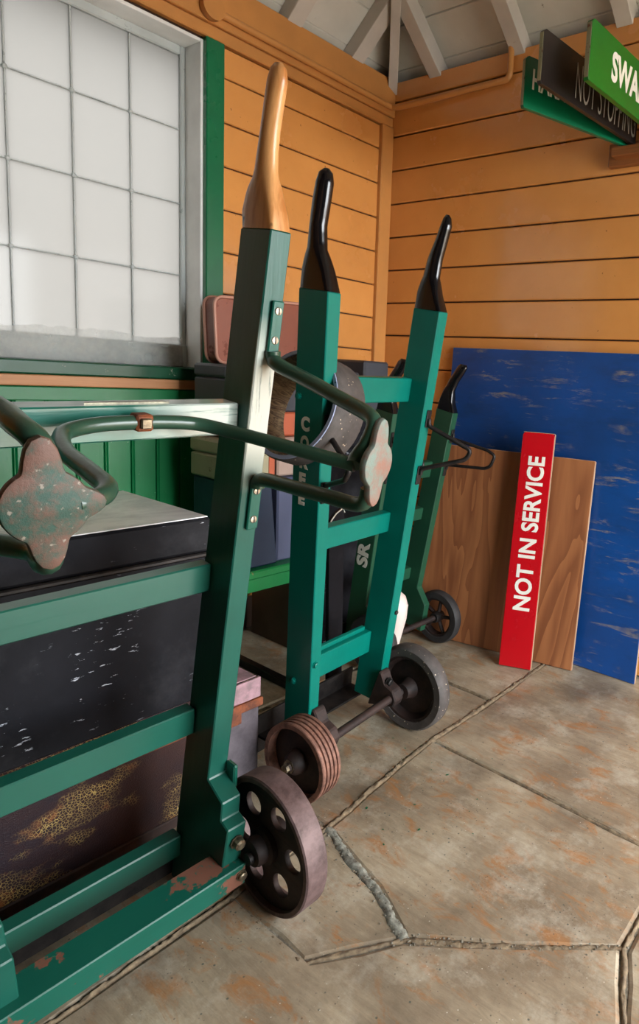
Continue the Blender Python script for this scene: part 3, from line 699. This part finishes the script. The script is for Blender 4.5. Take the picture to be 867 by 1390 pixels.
def screw(par, v, u, w, axis='v', r=.0075):
    bm = BM(); lathe(bm, [(.0005, 0), (r, 0), (r*.85, .002), (.0005, .0028)], 14, closed=False)
    s2 = bmesh.new(); merge(bm, s2)
    if axis == 'v': bm.transform(Matrix.Translation((v, u, w)) @ Matrix.Rotation(math.radians(-90), 4, 'Z'))
    else: bm.transform(Matrix.Translation((v, u, w)) @ Matrix.Rotation(math.radians(180), 4, 'Z'))
    o = obj('screw', bm, M['screw'], par, 40)
    bm = BM(); box(bm, v+.0026, v+.0032, u-.001, u+.001, w-r*.8, w+r*.8) if axis == 'v' else box(bm, v-r*.8, v+r*.8, u-.0032, u-.0026, w-.001, w+.001)
    obj('screw_slot', bm, M['iron'], o); return o
def bolt(par, v, u, w, r=.01, ln=.012, axis='v', mat='bolt'):
    bm = BM(); lathe(bm, [(.0005, 0), (r*1.25, 0), (r*1.25, .002), (r, .002), (r, ln*.8), (r*.7, ln), (.0005, ln)], 8, closed=False)
    rot = -90 if axis == 'v' else 180
    bm.transform(Matrix.Translation((v, u, w)) @ Matrix.Rotation(math.radians(rot), 4, 'Z')); return obj('bolt', bm, M[mat], par, 30)
def Mt(v, u, w): return Matrix.Translation((v, u, w))

# ---- trolley 1 (front, deep green, varnished handles) : local x=v (towards viewer), y=u (axle), z=w
T1 = empty('sack_trolley', mat=tframe((1.1772, -1.7407, .2573), .0211, .1011, .0284))
tag(T1, 'deep green sack trolley nearest the viewer with varnished handle and round-holed iron wheel', 'trolley')
S1 = lambda w: .17+.0774*w
foot1 = [(-.092, -.262), (-.03, -.262), (.03, -.175), (.078, -.175), (.08, -.119), (.083, -.051), (.057, -.044), (.055, -.008), (.0, .014)]
for sgn in (1, -1):
    SG = S1 if sgn > 0 else (lambda w: S1(w)+.095)
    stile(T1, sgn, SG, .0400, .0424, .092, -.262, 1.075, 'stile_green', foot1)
    so = sgn*SG(1.075); si = sgn*(SG(1.075)-.0424)
    h = handle(T1, so, si, 1.0752, [(0, -.092, 0, 1), (.03, -.098, -.006, .98), (.065, -.092, -.018, .9), (.1, -.08, -.028, .8), (.135, -.073, -.030, .75), (.165, -.067, -.028, .74), (.21, -.060, -.020, .74), (.243, -.055, -.013, .72), (.262, -.050, -.016, .55), (.271, -.043, -.024, .25)], 'handle_wood')
    h['label'] = 'varnished bare wood handle'
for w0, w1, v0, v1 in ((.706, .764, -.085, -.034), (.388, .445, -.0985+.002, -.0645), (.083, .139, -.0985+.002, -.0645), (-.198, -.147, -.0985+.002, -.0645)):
    rung(T1, S1, w0, w1, v0, v1, 'bar_pale' if w0 > .6 else 'rung_green', .042, 'rung', .095)
bm = BM(); box(bm, .034, .1, -.28, .158, -.181, -.133, .002); ab = obj('axle_beam', bm, M['rusty_green'], T1); ab['label'] = 'green wooden axle beam with chipped rusty edge'
bolt(T1, .1, .148, -.155, .009, .01); bolt(T1, .084, .145, -.085, .011, .018)
# packing block on outer side of the stile foot
boxo('packing_block', (.0, .03, S1(0)-.002, S1(0)+.008, -.01, .04), M['rung_green'], T1, .003)
def leg_loop(par, sg, S, plate_up, plate_lo, vd, ud, wd, r, mat, screws=True):
    pass
def strap_plate(par, sg, uc, w0, w1, wd=.02, th=.006, mat='old_green'):
    c = uc(w0), uc(w1); bm = BM()
    hexa(bm, [(0, c[0]-wd/2, w0), (th, c[0]-wd/2, w0), (th, c[0]+wd/2, w0), (0, c[0]+wd/2, w0)], [(0, c[1]-wd/2, w1), (th, c[1]-wd/2, w1), (th, c[1]+wd/2, w1), (0, c[1]+wd/2, w1)], .002)
    return obj('bracket', bm, M[mat], par)
for sgn in (1, -1):
    uc = lambda w, s=sgn: s*(S1(w)-.014+(0.095 if s < 0 else 0))
    lg = empty('leg'); lg.parent = T1
    b = strap_plate(lg, sgn, uc, .852, .955, .023, .008, 'old_green'); screw(b, .008, uc(.937), .937); screw(b, .008, uc(.885), .885)
    b = strap_plate(lg, sgn, uc, .53, .628, .023, .008, 'old_green'); screw(b, .008, uc(.605), .605); screw(b, .008, uc(.55), .55)
    d = .235*sgn
    p_up = [(.008, uc(.85), .866), (.01, uc(.85)+.001*sgn, .852), (.03, (.221 if sgn > 0 else .285)*sgn, .843), (.1, (.236 if sgn > 0 else .272)*sgn, .825), (.18, .244*sgn, .806), (.235, .242*sgn, .797), (.262, .238*sgn, .79), (.272, .233*sgn, .777), (.266, .225*sgn, .748), (.258, .214*sgn, .724), (.262, .205*sgn, .714)]
    bm = BM(); tube(bm, smooth_path(p_up, 4), .0132, 12); obj('leg_rod', bm, M['iron_green'], lg, 50)
    p_lo = [(.008, uc(.62), .612), (.012, uc(.62), .626), (.04, (.205 if sgn > 0 else .275)*sgn, .633), (.12, (.214 if sgn > 0 else .262)*sgn, .636), (.2, .222*sgn, .64), (.25, .226*sgn, .642), (.272, .228*sgn, .652), (.276, .229*sgn, .675)]
    bm = BM(); tube(bm, smooth_path(p_lo, 4), .0132, 12); obj('leg_rod', bm, M['iron_green'], lg, 50)
    # cast foot: round boss with two long lugs and a side lug
    out = []; NK = 72; R0 = .034 if sgn > 0 else .038; rad = []
    for k in range(NK):
        a = 2*math.pi*k/NK; q_ = R0
        for (da, ln, hw) in ((math.pi/2, .076, .0125), (-math.pi/2, .070, .0125), ((0 if sgn < 0 else math.pi), .056 if sgn < 0 else .035, .013)):
            x = abs(math.atan2(math.sin(a-da), math.cos(a-da)))
            if x < 1.2: q_ = max(q_, min(hw/max(math.sin(x), 1e-4), ln-.4*ln*(x/.35)**2 if x < .35 else 0))
        rad.append(q_)
    for _ in range(3): rad = [(rad[k-1]+2*rad[k]+rad[(k+1) % NK])/4 for k in range(NK)]
    out = [(rad[k]*math.cos(2*math.pi*k/NK), rad[k]*math.sin(2*math.pi*k/NK)) for k in range(NK)]
    bm = plate2d([out], .014, .004); ang = math.radians(-12 if sgn > 0 else 4)
    bm.transform(frame_from((.283, d, .718), (math.sin(ang), math.cos(ang), 0), (0, .05*sgn, 1), (math.cos(ang), -math.sin(ang), 0)))
    f = obj('cast_foot', bm, M['casting_pink' if sgn > 0 else 'casting'], lg, 40); f['label'] = 'cast iron foot with worn flaking paint'
brace = [(.282, -.205, .716), (.275, -.178, .718), (.25, -.160, .721), (.2, -.155, .724), (.1, -.146, .728), (.035, -.128, .734), (.008, -.105, .738), (-.004, -.06, .742), (-.006, 0, .742), (-.006, .05, .74), (.0, .09, .736), (.03, .118, .731), (.1, .144, .727), (.18, .174, .721), (.24, .2, .716), (.262, .21, .714)]
bm = BM(); tube(bm, smooth_path(brace, 4), .0118, 12); obj('brace_rod', bm, M['iron_green'], T1, 50)
bm = BM(); box(bm, -.02, .007, -.013, .013, .729, .756, .003); bb = obj('brace_clamp', bm, M['rust_lip'], T1)
bm = BM(); box(bm, .006, .013, -.0085, .0085, .734, .751, .002); obj('nut', bm, M['bolt'], bb)
bm = BM(); prism(bm, [(-.062, -.06), (-.05, -.065), (-.05, .065), (-.062, .06)], 2, .764, .7665, .0); obj('repair_plate', bm, M['brass'], T1)
def wheel_holes(par, v, u, w, R=.143, sg=1, wd=.05):
    wh = empty('wheel'); wh.parent = par; wh.location = (v, u, w); q = wd/2
    bm = BM(); lathe(bm, [(R-.012, -q), (R-.003, -q), (R, -q+.003), (R, q-.003), (R-.003, q), (R-.012, q)], 56); obj('wheel_rim', bm, M['rust_tread'], wh, 40)
    loops = [ngon(0, 0, R-.011, 56)]+[ngon(.083*math.cos(math.radians(a)), .083*math.sin(math.radians(a)), .0262, 20) for a in range(8, 368, 60)]
    bm = plate2d(loops, .012, .002); bm.transform(Matrix.Translation((0, -q*.35*sg, 0)) @ Matrix.Rotation(math.radians(90), 4, 'X')); obj('wheel_disc', bm, M['rust_disc'], wh, 40)
    bm = BM(); lathe(bm, [(.0005, -.05), (.026, -.05), (.029, -.044), (.029, -.03), (.037, -.026), (.04, .02), (.0005, .02)], 24, Matrix.Scale(1 if sg > 0 else -1, 4, (0, 1, 0)), closed=False); obj('hub', bm, M['rust_disc'], wh, 40)
    return wh
wheel_holes(T1, .106, .214, -.1135, .143, 1); wheel_holes(T1, .107, -.315, -.107, .135, -1)
for a, b in ((.155, .235), (-.34, -.26)):
    bm = BM(); tube(bm, [(.107, a, -.1205), (.107, b, -.1205)], .012, 12); obj('axle_stub', bm, M['iron'], T1, 40)
# iron toe
bm = BM(); box(bm, -.115, -.094, -.185, .185, -.26, -.21, .002); obj('toe_plate', bm, M['iron'], T1)

# ---- trolley 2 (teal, black handles)
T2 = empty('sack_trolley', mat=tframe((.9827, -1.057, .1014), -.0891, .1083, .0183))
tag(T2, 'bright teal sack trolley with black handles and vertical CORFE lettering on its stile', 'trolley')
S2 = lambda w: .157+.0655*w
for sgn in (1, -1):
    stile(T2, sgn, S2, .034, .042, .092, -.005, 1.178, 'teal')
    so = sgn*S2(1.178); si = sgn*(S2(1.178)-.042)
    if sgn < 0: pr = [(0, -.092, 0, 1), (.045, -.094, -.018, .96), (.09, -.092, -.04, .9), (.14, -.09, -.048, .9), (.19, -.088, -.043, .9), (.232, -.082, -.040, .9), (.252, -.076, -.044, .7), (.261, -.064, -.053, .3)]
    else: pr = [(0, -.092, 0, 1), (.045, -.092, -.02, .96), (.09, -.085, -.031, .88), (.14, -.076, -.029, .82), (.19, -.058, -.02, .8), (.23, -.046, -.013, .78), (.25, -.04, -.017, .55), (.259, -.034, -.024, .25)]
    h = handle(T2, so, si, 1.1782, pr, 'black_gloss'); h['label'] = 'glossy black painted handle'
for w0, w1 in ((.913, .981), (.523, .583), (.138, .208)):
    rung(T2, S2, w0, w1, -.094+.002, -.058, 'teal', .036)
bm = BM(); box(bm, -.088, -.074, -.12, .12, .2085, .222, .002); obj('rung_lip', bm, M['teal'], T2)
for sgn in (1, -1):
    uc = lambda w, s=sgn: s*(S2(w)-.014); lg = empty('leg'); lg.parent = T2
    strap_plate(lg, sgn, uc, .85, .90, .02, .005, 'iron'); strap_plate(lg, sgn, uc, .68, .735, .02, .005, 'iron')
    q = [(.006, uc(.855), .875), (.008, uc(.855), .855), (.13, .25*sgn, .805), (.118, .248*sgn, .775), (.008, uc(.72), .728), (.006, uc(.71), .71)]
    bm = BM(); tube(bm, fillet(q, .014, 4), .0068, 8); obj('leg_rod', bm, M['iron'], lg, 50)
for u, w in ((S2(.98)-.015, .93),): pass
bolt(T2, -.08, -S2(.93), .93, .008, .006, 'u', 'teal'); bolt(T2, -.06, -S2(.2), .17, .008, .006, 'u', 'teal'); bolt(T2, 0, -S2(.2)+.012, .235, .008, .008, 'v', 'teal'); bolt(T2, 0, S2(.3)-.012, .28, .006, .006, 'v', 'iron')
# lettering painted one below the other
for i, ch in enumerate('CORFE'):
    t = text_mesh(ch, .05, .0025); fit_text(t, .028 if ch != 'F' and ch != 'E' else .021, .036)
    wz = .850-.0465*i
    us = -S2(wz+.02)-.0006
    t.transform(frame_from((-.066, us, wz), (1, 0, 0), (0, -.0655, 1), (0, -1, 0))); obj('lettering', t, M['sign_white'], T2)
# axle, brackets and two odd wheels
ax = ((.05, -.275, .018), (.05, .245, .035))
bm = BM(); tube(bm, [ax[0], ax[1]], .0125, 14); obj('axle', bm, M['rust_disc'], T2, 40)
for u0 in (-.135, .135):
    bm = BM(); prism(bm, [(-.03, -.02), (.0, -.01), (.035, -.0), (.068, .01), (.075, .035), (.06, .06), (.03, .07), (.012, .1), (.0, .105)], 1, u0-.02, u0+.02, .004); obj('axle_bracket', bm, M['rust_disc'], T2)
bolt(T2, .028, .13, .075, .011, .014, 'v', 'iron')
w2 = empty('wheel'); w2.parent = T2; w2.location = (.05, -.228, .0195)
R = .105; bm = BM(); pr = []
for k in range(5):
    y = -.026+k*.0125; pr += [(R, y), (R, y+.0075), (R-.005, y+.009), (R-.005, y+.0115)]
pr = [(R-.014, -.028), (R-.002, -.028)]+pr+[(R-.014, .034)]
lathe(bm, pr, 56); o = obj('wheel_rim', bm, M['rust_ridge'], w2, 40); o['label'] = 'bare ridged iron rim without its tyre'
bm = BM(); lathe(bm, [(.0005, -.012), (R-.03, -.006), (R-.012, .0), (R-.012, .012), (.0005, .01)], 48, closed=False); obj('wheel_disc', bm, M['rust_disc'], w2, 40)
bm = BM(); lathe(bm, [(.0005, -.04), (.018, -.04), (.028, -.03), (.033, -.012), (.0005, -.012)], 24, closed=False); obj('hub', bm, M['rust_disc'], w2, 40)
bm = BM(); lathe(bm, [(.0005, -.056), (.011, -.056), (.012, -.042), (.018, -.041), (.018, -.036), (.0005, -.036)], 6, closed=False); obj('nut', bm, M['bolt'], w2, 20)
w3 = empty('wheel'); w3.parent = T2; w3.location = (.056, .215, .034); R = .135
bm = BM(); lathe(bm, [(R-.03, -.024), (R-.008, -.026), (R-.001, -.018), (R, 0), (R-.001, .018), (R-.008, .026), (R-.03, .024)], 56); o = obj('tyre', bm, M['rubber'], w3, 50); o['label'] = 'scuffed grey rubber tyre'
bm = BM(); lathe(bm, [(.0005, -.004), (R-.05, .0), (R-.038, -.02), (R-.028, -.021), (R-.028, .018), (.0005, .014)], 48, closed=False); obj('wheel_disc', bm, M['rust_disc'], w3, 40)
bm = BM(); lathe(bm, [(.0005, -.045), (.024, -.045), (.026, -.03), (.034, -.01), (.0005, -.01)], 24, closed=False); obj('hub', bm, M['rust_disc'], w3, 40)
# toe plate: black flange behind the stiles with a short nose on the floor
bm = BM(); box(bm, -.16, -.152, -.2, .18, -.085, .03, .001); box(bm, -.155, -.092, -.19, .18, -.035, -.027, .001); box(bm, -.19, -.152, -.2, .18, -.085, -.08); obj('toe_plate', bm, M['iron'], T2)

# ---- trolley 3 (dark green, at the back)
T3 = empty('sack_trolley', mat=tframe((.575, -.475, .095), -.02, .165, .0))
tag(T3, 'small dark green sack trolley with SR lettering standing in front of the plywood', 'trolley')
S3 = lambda w: .158+.03*w
for sgn in (1, -1):
    stile(T3, sgn, S3, .03, .034, .085, -.03, .875, 'dark_green', [(-.085, -.03), (.06, -.03), (.055, .085), (.0, .14)])
    so = sgn*S3(.875); si = sgn*(S3(.875)-.034)
    handle(T3, so, si, .8752, [(0, -.085, 0, 1), (.04, -.082, -.02, .95), (.08, -.074, -.026, .9), (.12, -.06, -.014, .9), (.155, -.042, .004, .9), (.18, -.03, .014, .85), (.19, -.02, .008, .5)], 'black_gloss')
for w0, w1 in ((.6, .665), (.42, .47), (.16, .21)): rung(T3, S3, w0, w1, -.083, -.05, 'dark_green', .03)
for sgn in (1, -1):
    uc = lambda w, s=sgn: s*(S3(w)-.012); lg = empty('leg'); lg.parent = T3
    strap_plate(lg, sgn, uc, .755, .81, .018, .005, 'iron'); strap_plate(lg, sgn, uc, .62, .67, .018, .005, 'iron')
    q = [(.006, uc(.78), .795), (.008, uc(.78), .775), (.155, .205*sgn, .767), (.19, .21*sgn, .755), (.18, .208*sgn, .71), (.16, .205*sgn, .695), (.008, uc(.66), .668), (.006, uc(.65), .65)]
    bm = BM(); tube(bm, fillet(q, .012, 3), .0065, 8); obj('leg_rod', bm, M['iron'], lg, 50)
t = text_mesh('SR', .05, .0022, shear=.0); fit_text(t, .098, .056)
t.transform(frame_from((-.018, -S3(.33)-.0008, .285), (0, -.03, 1), (-1, 0, 0), (0, -1, 0))); obj('lettering', t, M['sign_white'], T3)
bm = BM(); tube(bm, [(.088, -.2, .034), (.088, .2, .034)], .011, 12); obj('axle', bm, M['rust_disc'], T3, 40)
for u in (-.186, .19):
    w4 = empty('wheel'); w4.parent = T3; w4.location = (.088, u, .034); R = .110
    bm = BM(); lathe(bm, [(R-.03, -.02), (R-.006, -.02), (R-.001, -.012), (R, 0), (R-.001, .012), (R-.006, .02), (R-.03, .02)], 44); obj('tyre', bm, M['rubber_black'], w4, 50)
    bm = BM(); lathe(bm, [(R-.038, -.016), (R-.028, -.016), (R-.028, .016), (R-.038, .016)], 40); obj('wheel_rim', bm, M['rust_disc'], w4, 40)
    bm = BM()
    for k in range(5):
        a = 2*math.pi*k/5+.3; tube(bm, [(0.02*math.cos(a), 0, .02*math.sin(a)), ((R-.034)*math.cos(a), 0, (R-.034)*math.sin(a))], .008, 6)
    obj('spokes', bm, M['rust_disc'], w4, 40)
    bm = BM(); lathe(bm, [(.0005, -.03), (.02, -.03), (.024, 0), (.02, .02), (.0005, .02)], 16, closed=False); obj('hub', bm, M['iron'], w4, 40)
bm = BM(); box(bm, -.14, -.0855, -.17, .17, -.045, -.036, .001); box(bm, -.094, -.0855, -.17, .17, -.045, .03, .001); obj('toe_plate', bm, M['iron'], T3)

# ------------------------------------------------------------------ tyre ring hooked over the stile of the teal trolley
ty = empty('cart_tyre', (1.0, -1.255, 1.0)); ty.rotation_euler = (math.radians(-17), 0, math.radians(6))
tag(ty, 'dark gritty rubber tyre ring hung on the top rung of the teal trolley', 'tyre')
R = .14; bm = BM(); lathe(bm, [(R-.012, -.033), (R-.004, -.035), (R, -.03), (R, .06), (R-.004, .065), (R-.012, .063)], 56); obj('tread', bm, M['rubber'], ty, 50)
bm = BM(); lathe(bm, [(R-.018, -.03), (R-.0125, -.032), (R-.0125, .062), (R-.018, .06)], 56); o = obj('lining', bm, M['lining'], ty, 50); o['label'] = 'brown fibrous lining inside the tyre'
bm = BM(); lathe(bm, [(R-.013, -.0385), (R-.004, -.0385), (R-.004, -.0352), (R-.013, -.0352)], 56); o = obj('rim_bead', bm, M['lit_lip'], ty, 50); o['label'] = 'bead with rim light painted pale blue-grey'

# ------------------------------------------------------------------ trunks
# brown trunk on the floor
bt = empty('travel_trunk', (.72, -1.72, 0)); tag(bt, 'old brown crazed-varnish trunk on the floor beneath the black trunk', 'trunk')
def part(par, name, x0, x1, y0, y1, z0, z1, mat, bev=.004, label=None):
    p = par.location; bm = BM(); box(bm, x0-p.x, x1-p.x, y0-p.y, y1-p.y, z0-p.z, z1-p.z, bev); o = obj(name, bm, M[mat], par)
    if label: o['label'] = label
    return o
part(bt, 'body', .50, .917, -2.12, -1.312, 0, .222, 'trunk_brown', .004)
part(bt, 'lid', .497, .921, -2.123, -1.309, .245, .302, 'trunk_brown', .005)
part(bt, 'lid_top', .505, .915, -2.115, -1.317, .3, .304, 'pink_top', .001)
part(bt, 'rim', .492, .928, -2.13, -1.302, .222, .245, 'rust_lip', .003, 'rusty metal rim where lid meets body')
part(bt, 'end_plate', .909, .9185, -1.44, -1.311, .002, .220, 'trunk_grey', .001, 'greyed purple corner plate')
part(bt, 'lid_end_plate', .912, .9225, -1.44, -1.308, .247, .300, 'pink_top', .001)
k = part(bt, 'clasp', .926, .934, -1.40, -1.37, .2, .25, 'rust_lip', .001)
part(bt, 'moulding', .905, .922, -2.115, -1.45, .0, .028, 'rust_disc', .003)
# black trunk on top of it
kt = empty('travel_trunk', (.73, -1.8, .304)); tag(kt, 'scuffed black trunk with glare-painted top standing on the brown trunk behind the front trolley', 'trunk')
part(kt, 'body', .535, .925, -2.18, -1.460, .3045, .655, 'trunk_black', .006)
part(kt, 'lid', .528, .932, -2.187, -1.453, .664, .744, 'trunk_black', .006)
part(kt, 'lid_top', .533, .927, -2.182, -1.458, .7435, .7462, 'trunk_top', .001, 'lid top whitened with painted window glare')
part(kt, 'lid_rim', .526, .935, -2.19, -1.450, .652, .663, 'iron', .003)

# ------------------------------------------------------------------ bench with stacked luggage
be = empty('bench', (.2, -1.9, 0)); tag(be, 'long green painted wooden bench along the window wall under the luggage', 'bench')
part(be, 'seat', .02, .43, -3.3, -.70, .372, .402, 'bench', .005); part(be, 'apron', .395, .415, -3.25, -.72, .322, .372, 'bench', .003); part(be, 'end_panel', .04, .33, -.73, -.71, 0, .372, 'dark_wall', .003)
for y in (-1.62, -2.4, -3.2): part(be, 'leg', .34, .39, y-.03, y+.03, 0, .372, 'bench', .003); part(be, 'leg', .03, .08, y-.03, y+.03, 0, .372, 'bench', .003)
fb = boxo('batten', (.1, .56, -.945, -.915, 0.001, .028), M['iron'], None, .003); tag(fb, 'dark iron bar lying on the flagstones under the bench end', 'bar')
def case(name, label, cat, x0, x1, y0, y1, z0, z1, mat, lidz=None, trim=None, taper=0, group=None):
    e = empty(name, ((x0+x1)/2, (y0+y1)/2, z0)); tag(e, label, cat, group); p = e.location
    zz = lidz if lidz else z1
    bm = BM(); lo = [(x0-p.x, y0-p.y, 0), (x1-p.x, y0-p.y, 0), (x1-p.x, y1-p.y, 0), (x0-p.x, y1-p.y, 0)]
    hi = [(a, b-(taper if b > 0 else 0), zz-z0-(.002 if lidz else 0)) for a, b, c in lo]; hexa(bm, lo, hi, .006); obj('body', bm, M[mat], e)
    if lidz: part(e, 'lid', x0-.002, x1+.002, y0-.002, y1+.002, lidz+.001, z1, mat, .008)
    if trim: part(e, 'corner_trim', x1-.006, x1+.003, y1-.022, y1+.001, z0+.005, zz-.005, trim, .001)
    return e
Z0 = .4025
case('suitcase', 'navy suitcase standing on the green bench beside the front trolley', 'suitcase', .16, .40, -1.05, -.874, Z0, .705, 'navy', taper=.03)
case('suitcase', 'slate blue block standing in for the lit side of the navy suitcase', 'suitcase', .06, .385, -.868, -.73, Z0, .705, 'slate')  # separate block, coloured as the navy case side that catches light
e = case('suitcase', 'cream and olive case lying on the navy suitcase', 'suitcase', .16, .35, -1.06, -.86, .7065, .84, 'cream_case', lidz=.79, trim='brick_case')
case('suitcase', 'pinkish beige case lying on the slate blue stand-in block', 'suitcase', .06, .36, -.852, -.70, .7065, .845, 'pink_case', lidz=.79)
case('suitcase', 'brick orange case seen through the hanging tyre ring', 'suitcase', .16, .33, -1.02, -.66, .8465, .932, 'brick_case')
e = case('travel_trunk', 'charcoal trunk high on the luggage stack below the red-brown suitcase', 'trunk', .14, .33, -1.035, -.45, .9335, 1.09, 'grey_trunk', lidz=1.045)
for y in (-.905, -.80): k = part(e, 'latch', .33, .345, y-.04, y-.012, 1.035, 1.05, 'cream_case', .002); part(e, 'latch_cap', .33, .347, y-.012, y, 1.034, 1.051, 'brass', .002)
# red-brown leather suitcase standing on its long side
lc = empty('suitcase', (.24, -.80, 1.106)); lc.rotation_euler = (math.radians(3), 0, 0); tag(lc, 'red-brown leather suitcase standing on top of the luggage stack beside the window', 'suitcase')
bm = BM(); t = bmesh.new(); vs = []
def rrect(w, h, r, n=5):
    P = []
    for cx, cy, a0 in ((w/2-r, h-r, 0), (-w/2+r, h-r, 90), (-w/2+r, r, 180), (w/2-r, r, 270)):
        for k in range(n+1): a = math.radians(a0+90*k/n); P.append((cx+r*math.cos(a), cy+r*math.sin(a)))
    return P
t.free(); prism(bm, rrect(.46, .215, .03), 0, -.03, .03, .006); obj('body', bm, M['tan_leather'], lc, 40)
bm = BM(); Pp = rrect(.462, .216, .03)
tube(bm, [(.03, a, b) for a, b in Pp]+[(.03, Pp[0][0], Pp[0][1])], .0055, 8); tube(bm, [(-.03, a, b) for a, b in Pp]+[(-.03, Pp[0][0], Pp[0][1])], .0055, 8); o = obj('edge_piping', bm, M['tan_edge'], lc, 50); o['label'] = 'leather piping painted pale where lit'
bm = BM(); tube(bm, fillet([(0, -.05, .21), (0, -.045, .235), (0, .045, .235), (0, .05, .21)], .015), .006, 8); 
for s in (-1, 1): box(bm, -.012, .012, s*.11-.012, s*.11+.012, .206, .214, .001)
obj('handle', bm, M['tan_strap'], lc, 50)
# tall dark trunk on end behind the teal trolley, beyond the bench end
case('travel_trunk', 'tall black trunk standing on end behind the teal trolley ladder', 'trunk', .06, .40, -.66, -.44, .0015, .92, 'trunk_black', lidz=.8)
case('travel_trunk', 'small dark grey box on the tall black trunk', 'trunk', .08, .34, -.434, -.3, .0015, 1.14, 'grey_trunk', lidz=1.06)
# narrow black plank and brown strap behind the rungs
pk = empty('plank', (.755, -.905, 0)); tag(pk, 'narrow black painted plank with ragged white top edge standing behind the teal trolley', 'plank')
pk.rotation_euler = (math.radians(-1), math.radians(-4), 0)
bm = BM(); prism(bm, [(-.036, 0), (.02, 0), (.036, .64), (.028, .655), (-.0, .64), (-.02, .62), (-.028, .59)], 0, -.008, .008, .0015); obj('blade', bm, M['trunk_black'], pk)
bm = BM(); tube(bm, [(.009, .036, .64), (.009, .028, .655), (.009, 0, .64), (.009, -.02, .62), (.009, -.028, .59)], .0022, 6); obj('chipped_edge', bm, M['sign_white'], pk)
jg = empty('jug', (.725, -.62, .0)); tag(jg, 'off-white tapering plastic jug wedged behind the teal trolley', 'jug')
bm = BM()
rings = []
for z, rx, ry in ((.0, .012, .012), (.01, .014, .014), (.1, .026, .024), (.22, .056, .046), (.27, .06, .048), (.3, .05, .04), (.315, .03, .025), (.325, .018, .018), (.34, .018, .018)):
    rings.append([bm.verts.new((rx*math.cos(2*math.pi*k/20), ry*math.sin(2*math.pi*k/20), z)) for k in range(20)])
for a, b in zip(rings[:-1], rings[1:]):
    for k in range(20): bm.faces.new((a[k], a[(k+1) % 20], b[(k+1) % 20], b[k]))
bm.faces.new(rings[0]); bm.faces.new(rings[-1]); obj('body', bm, M['jug'], jg, 50)
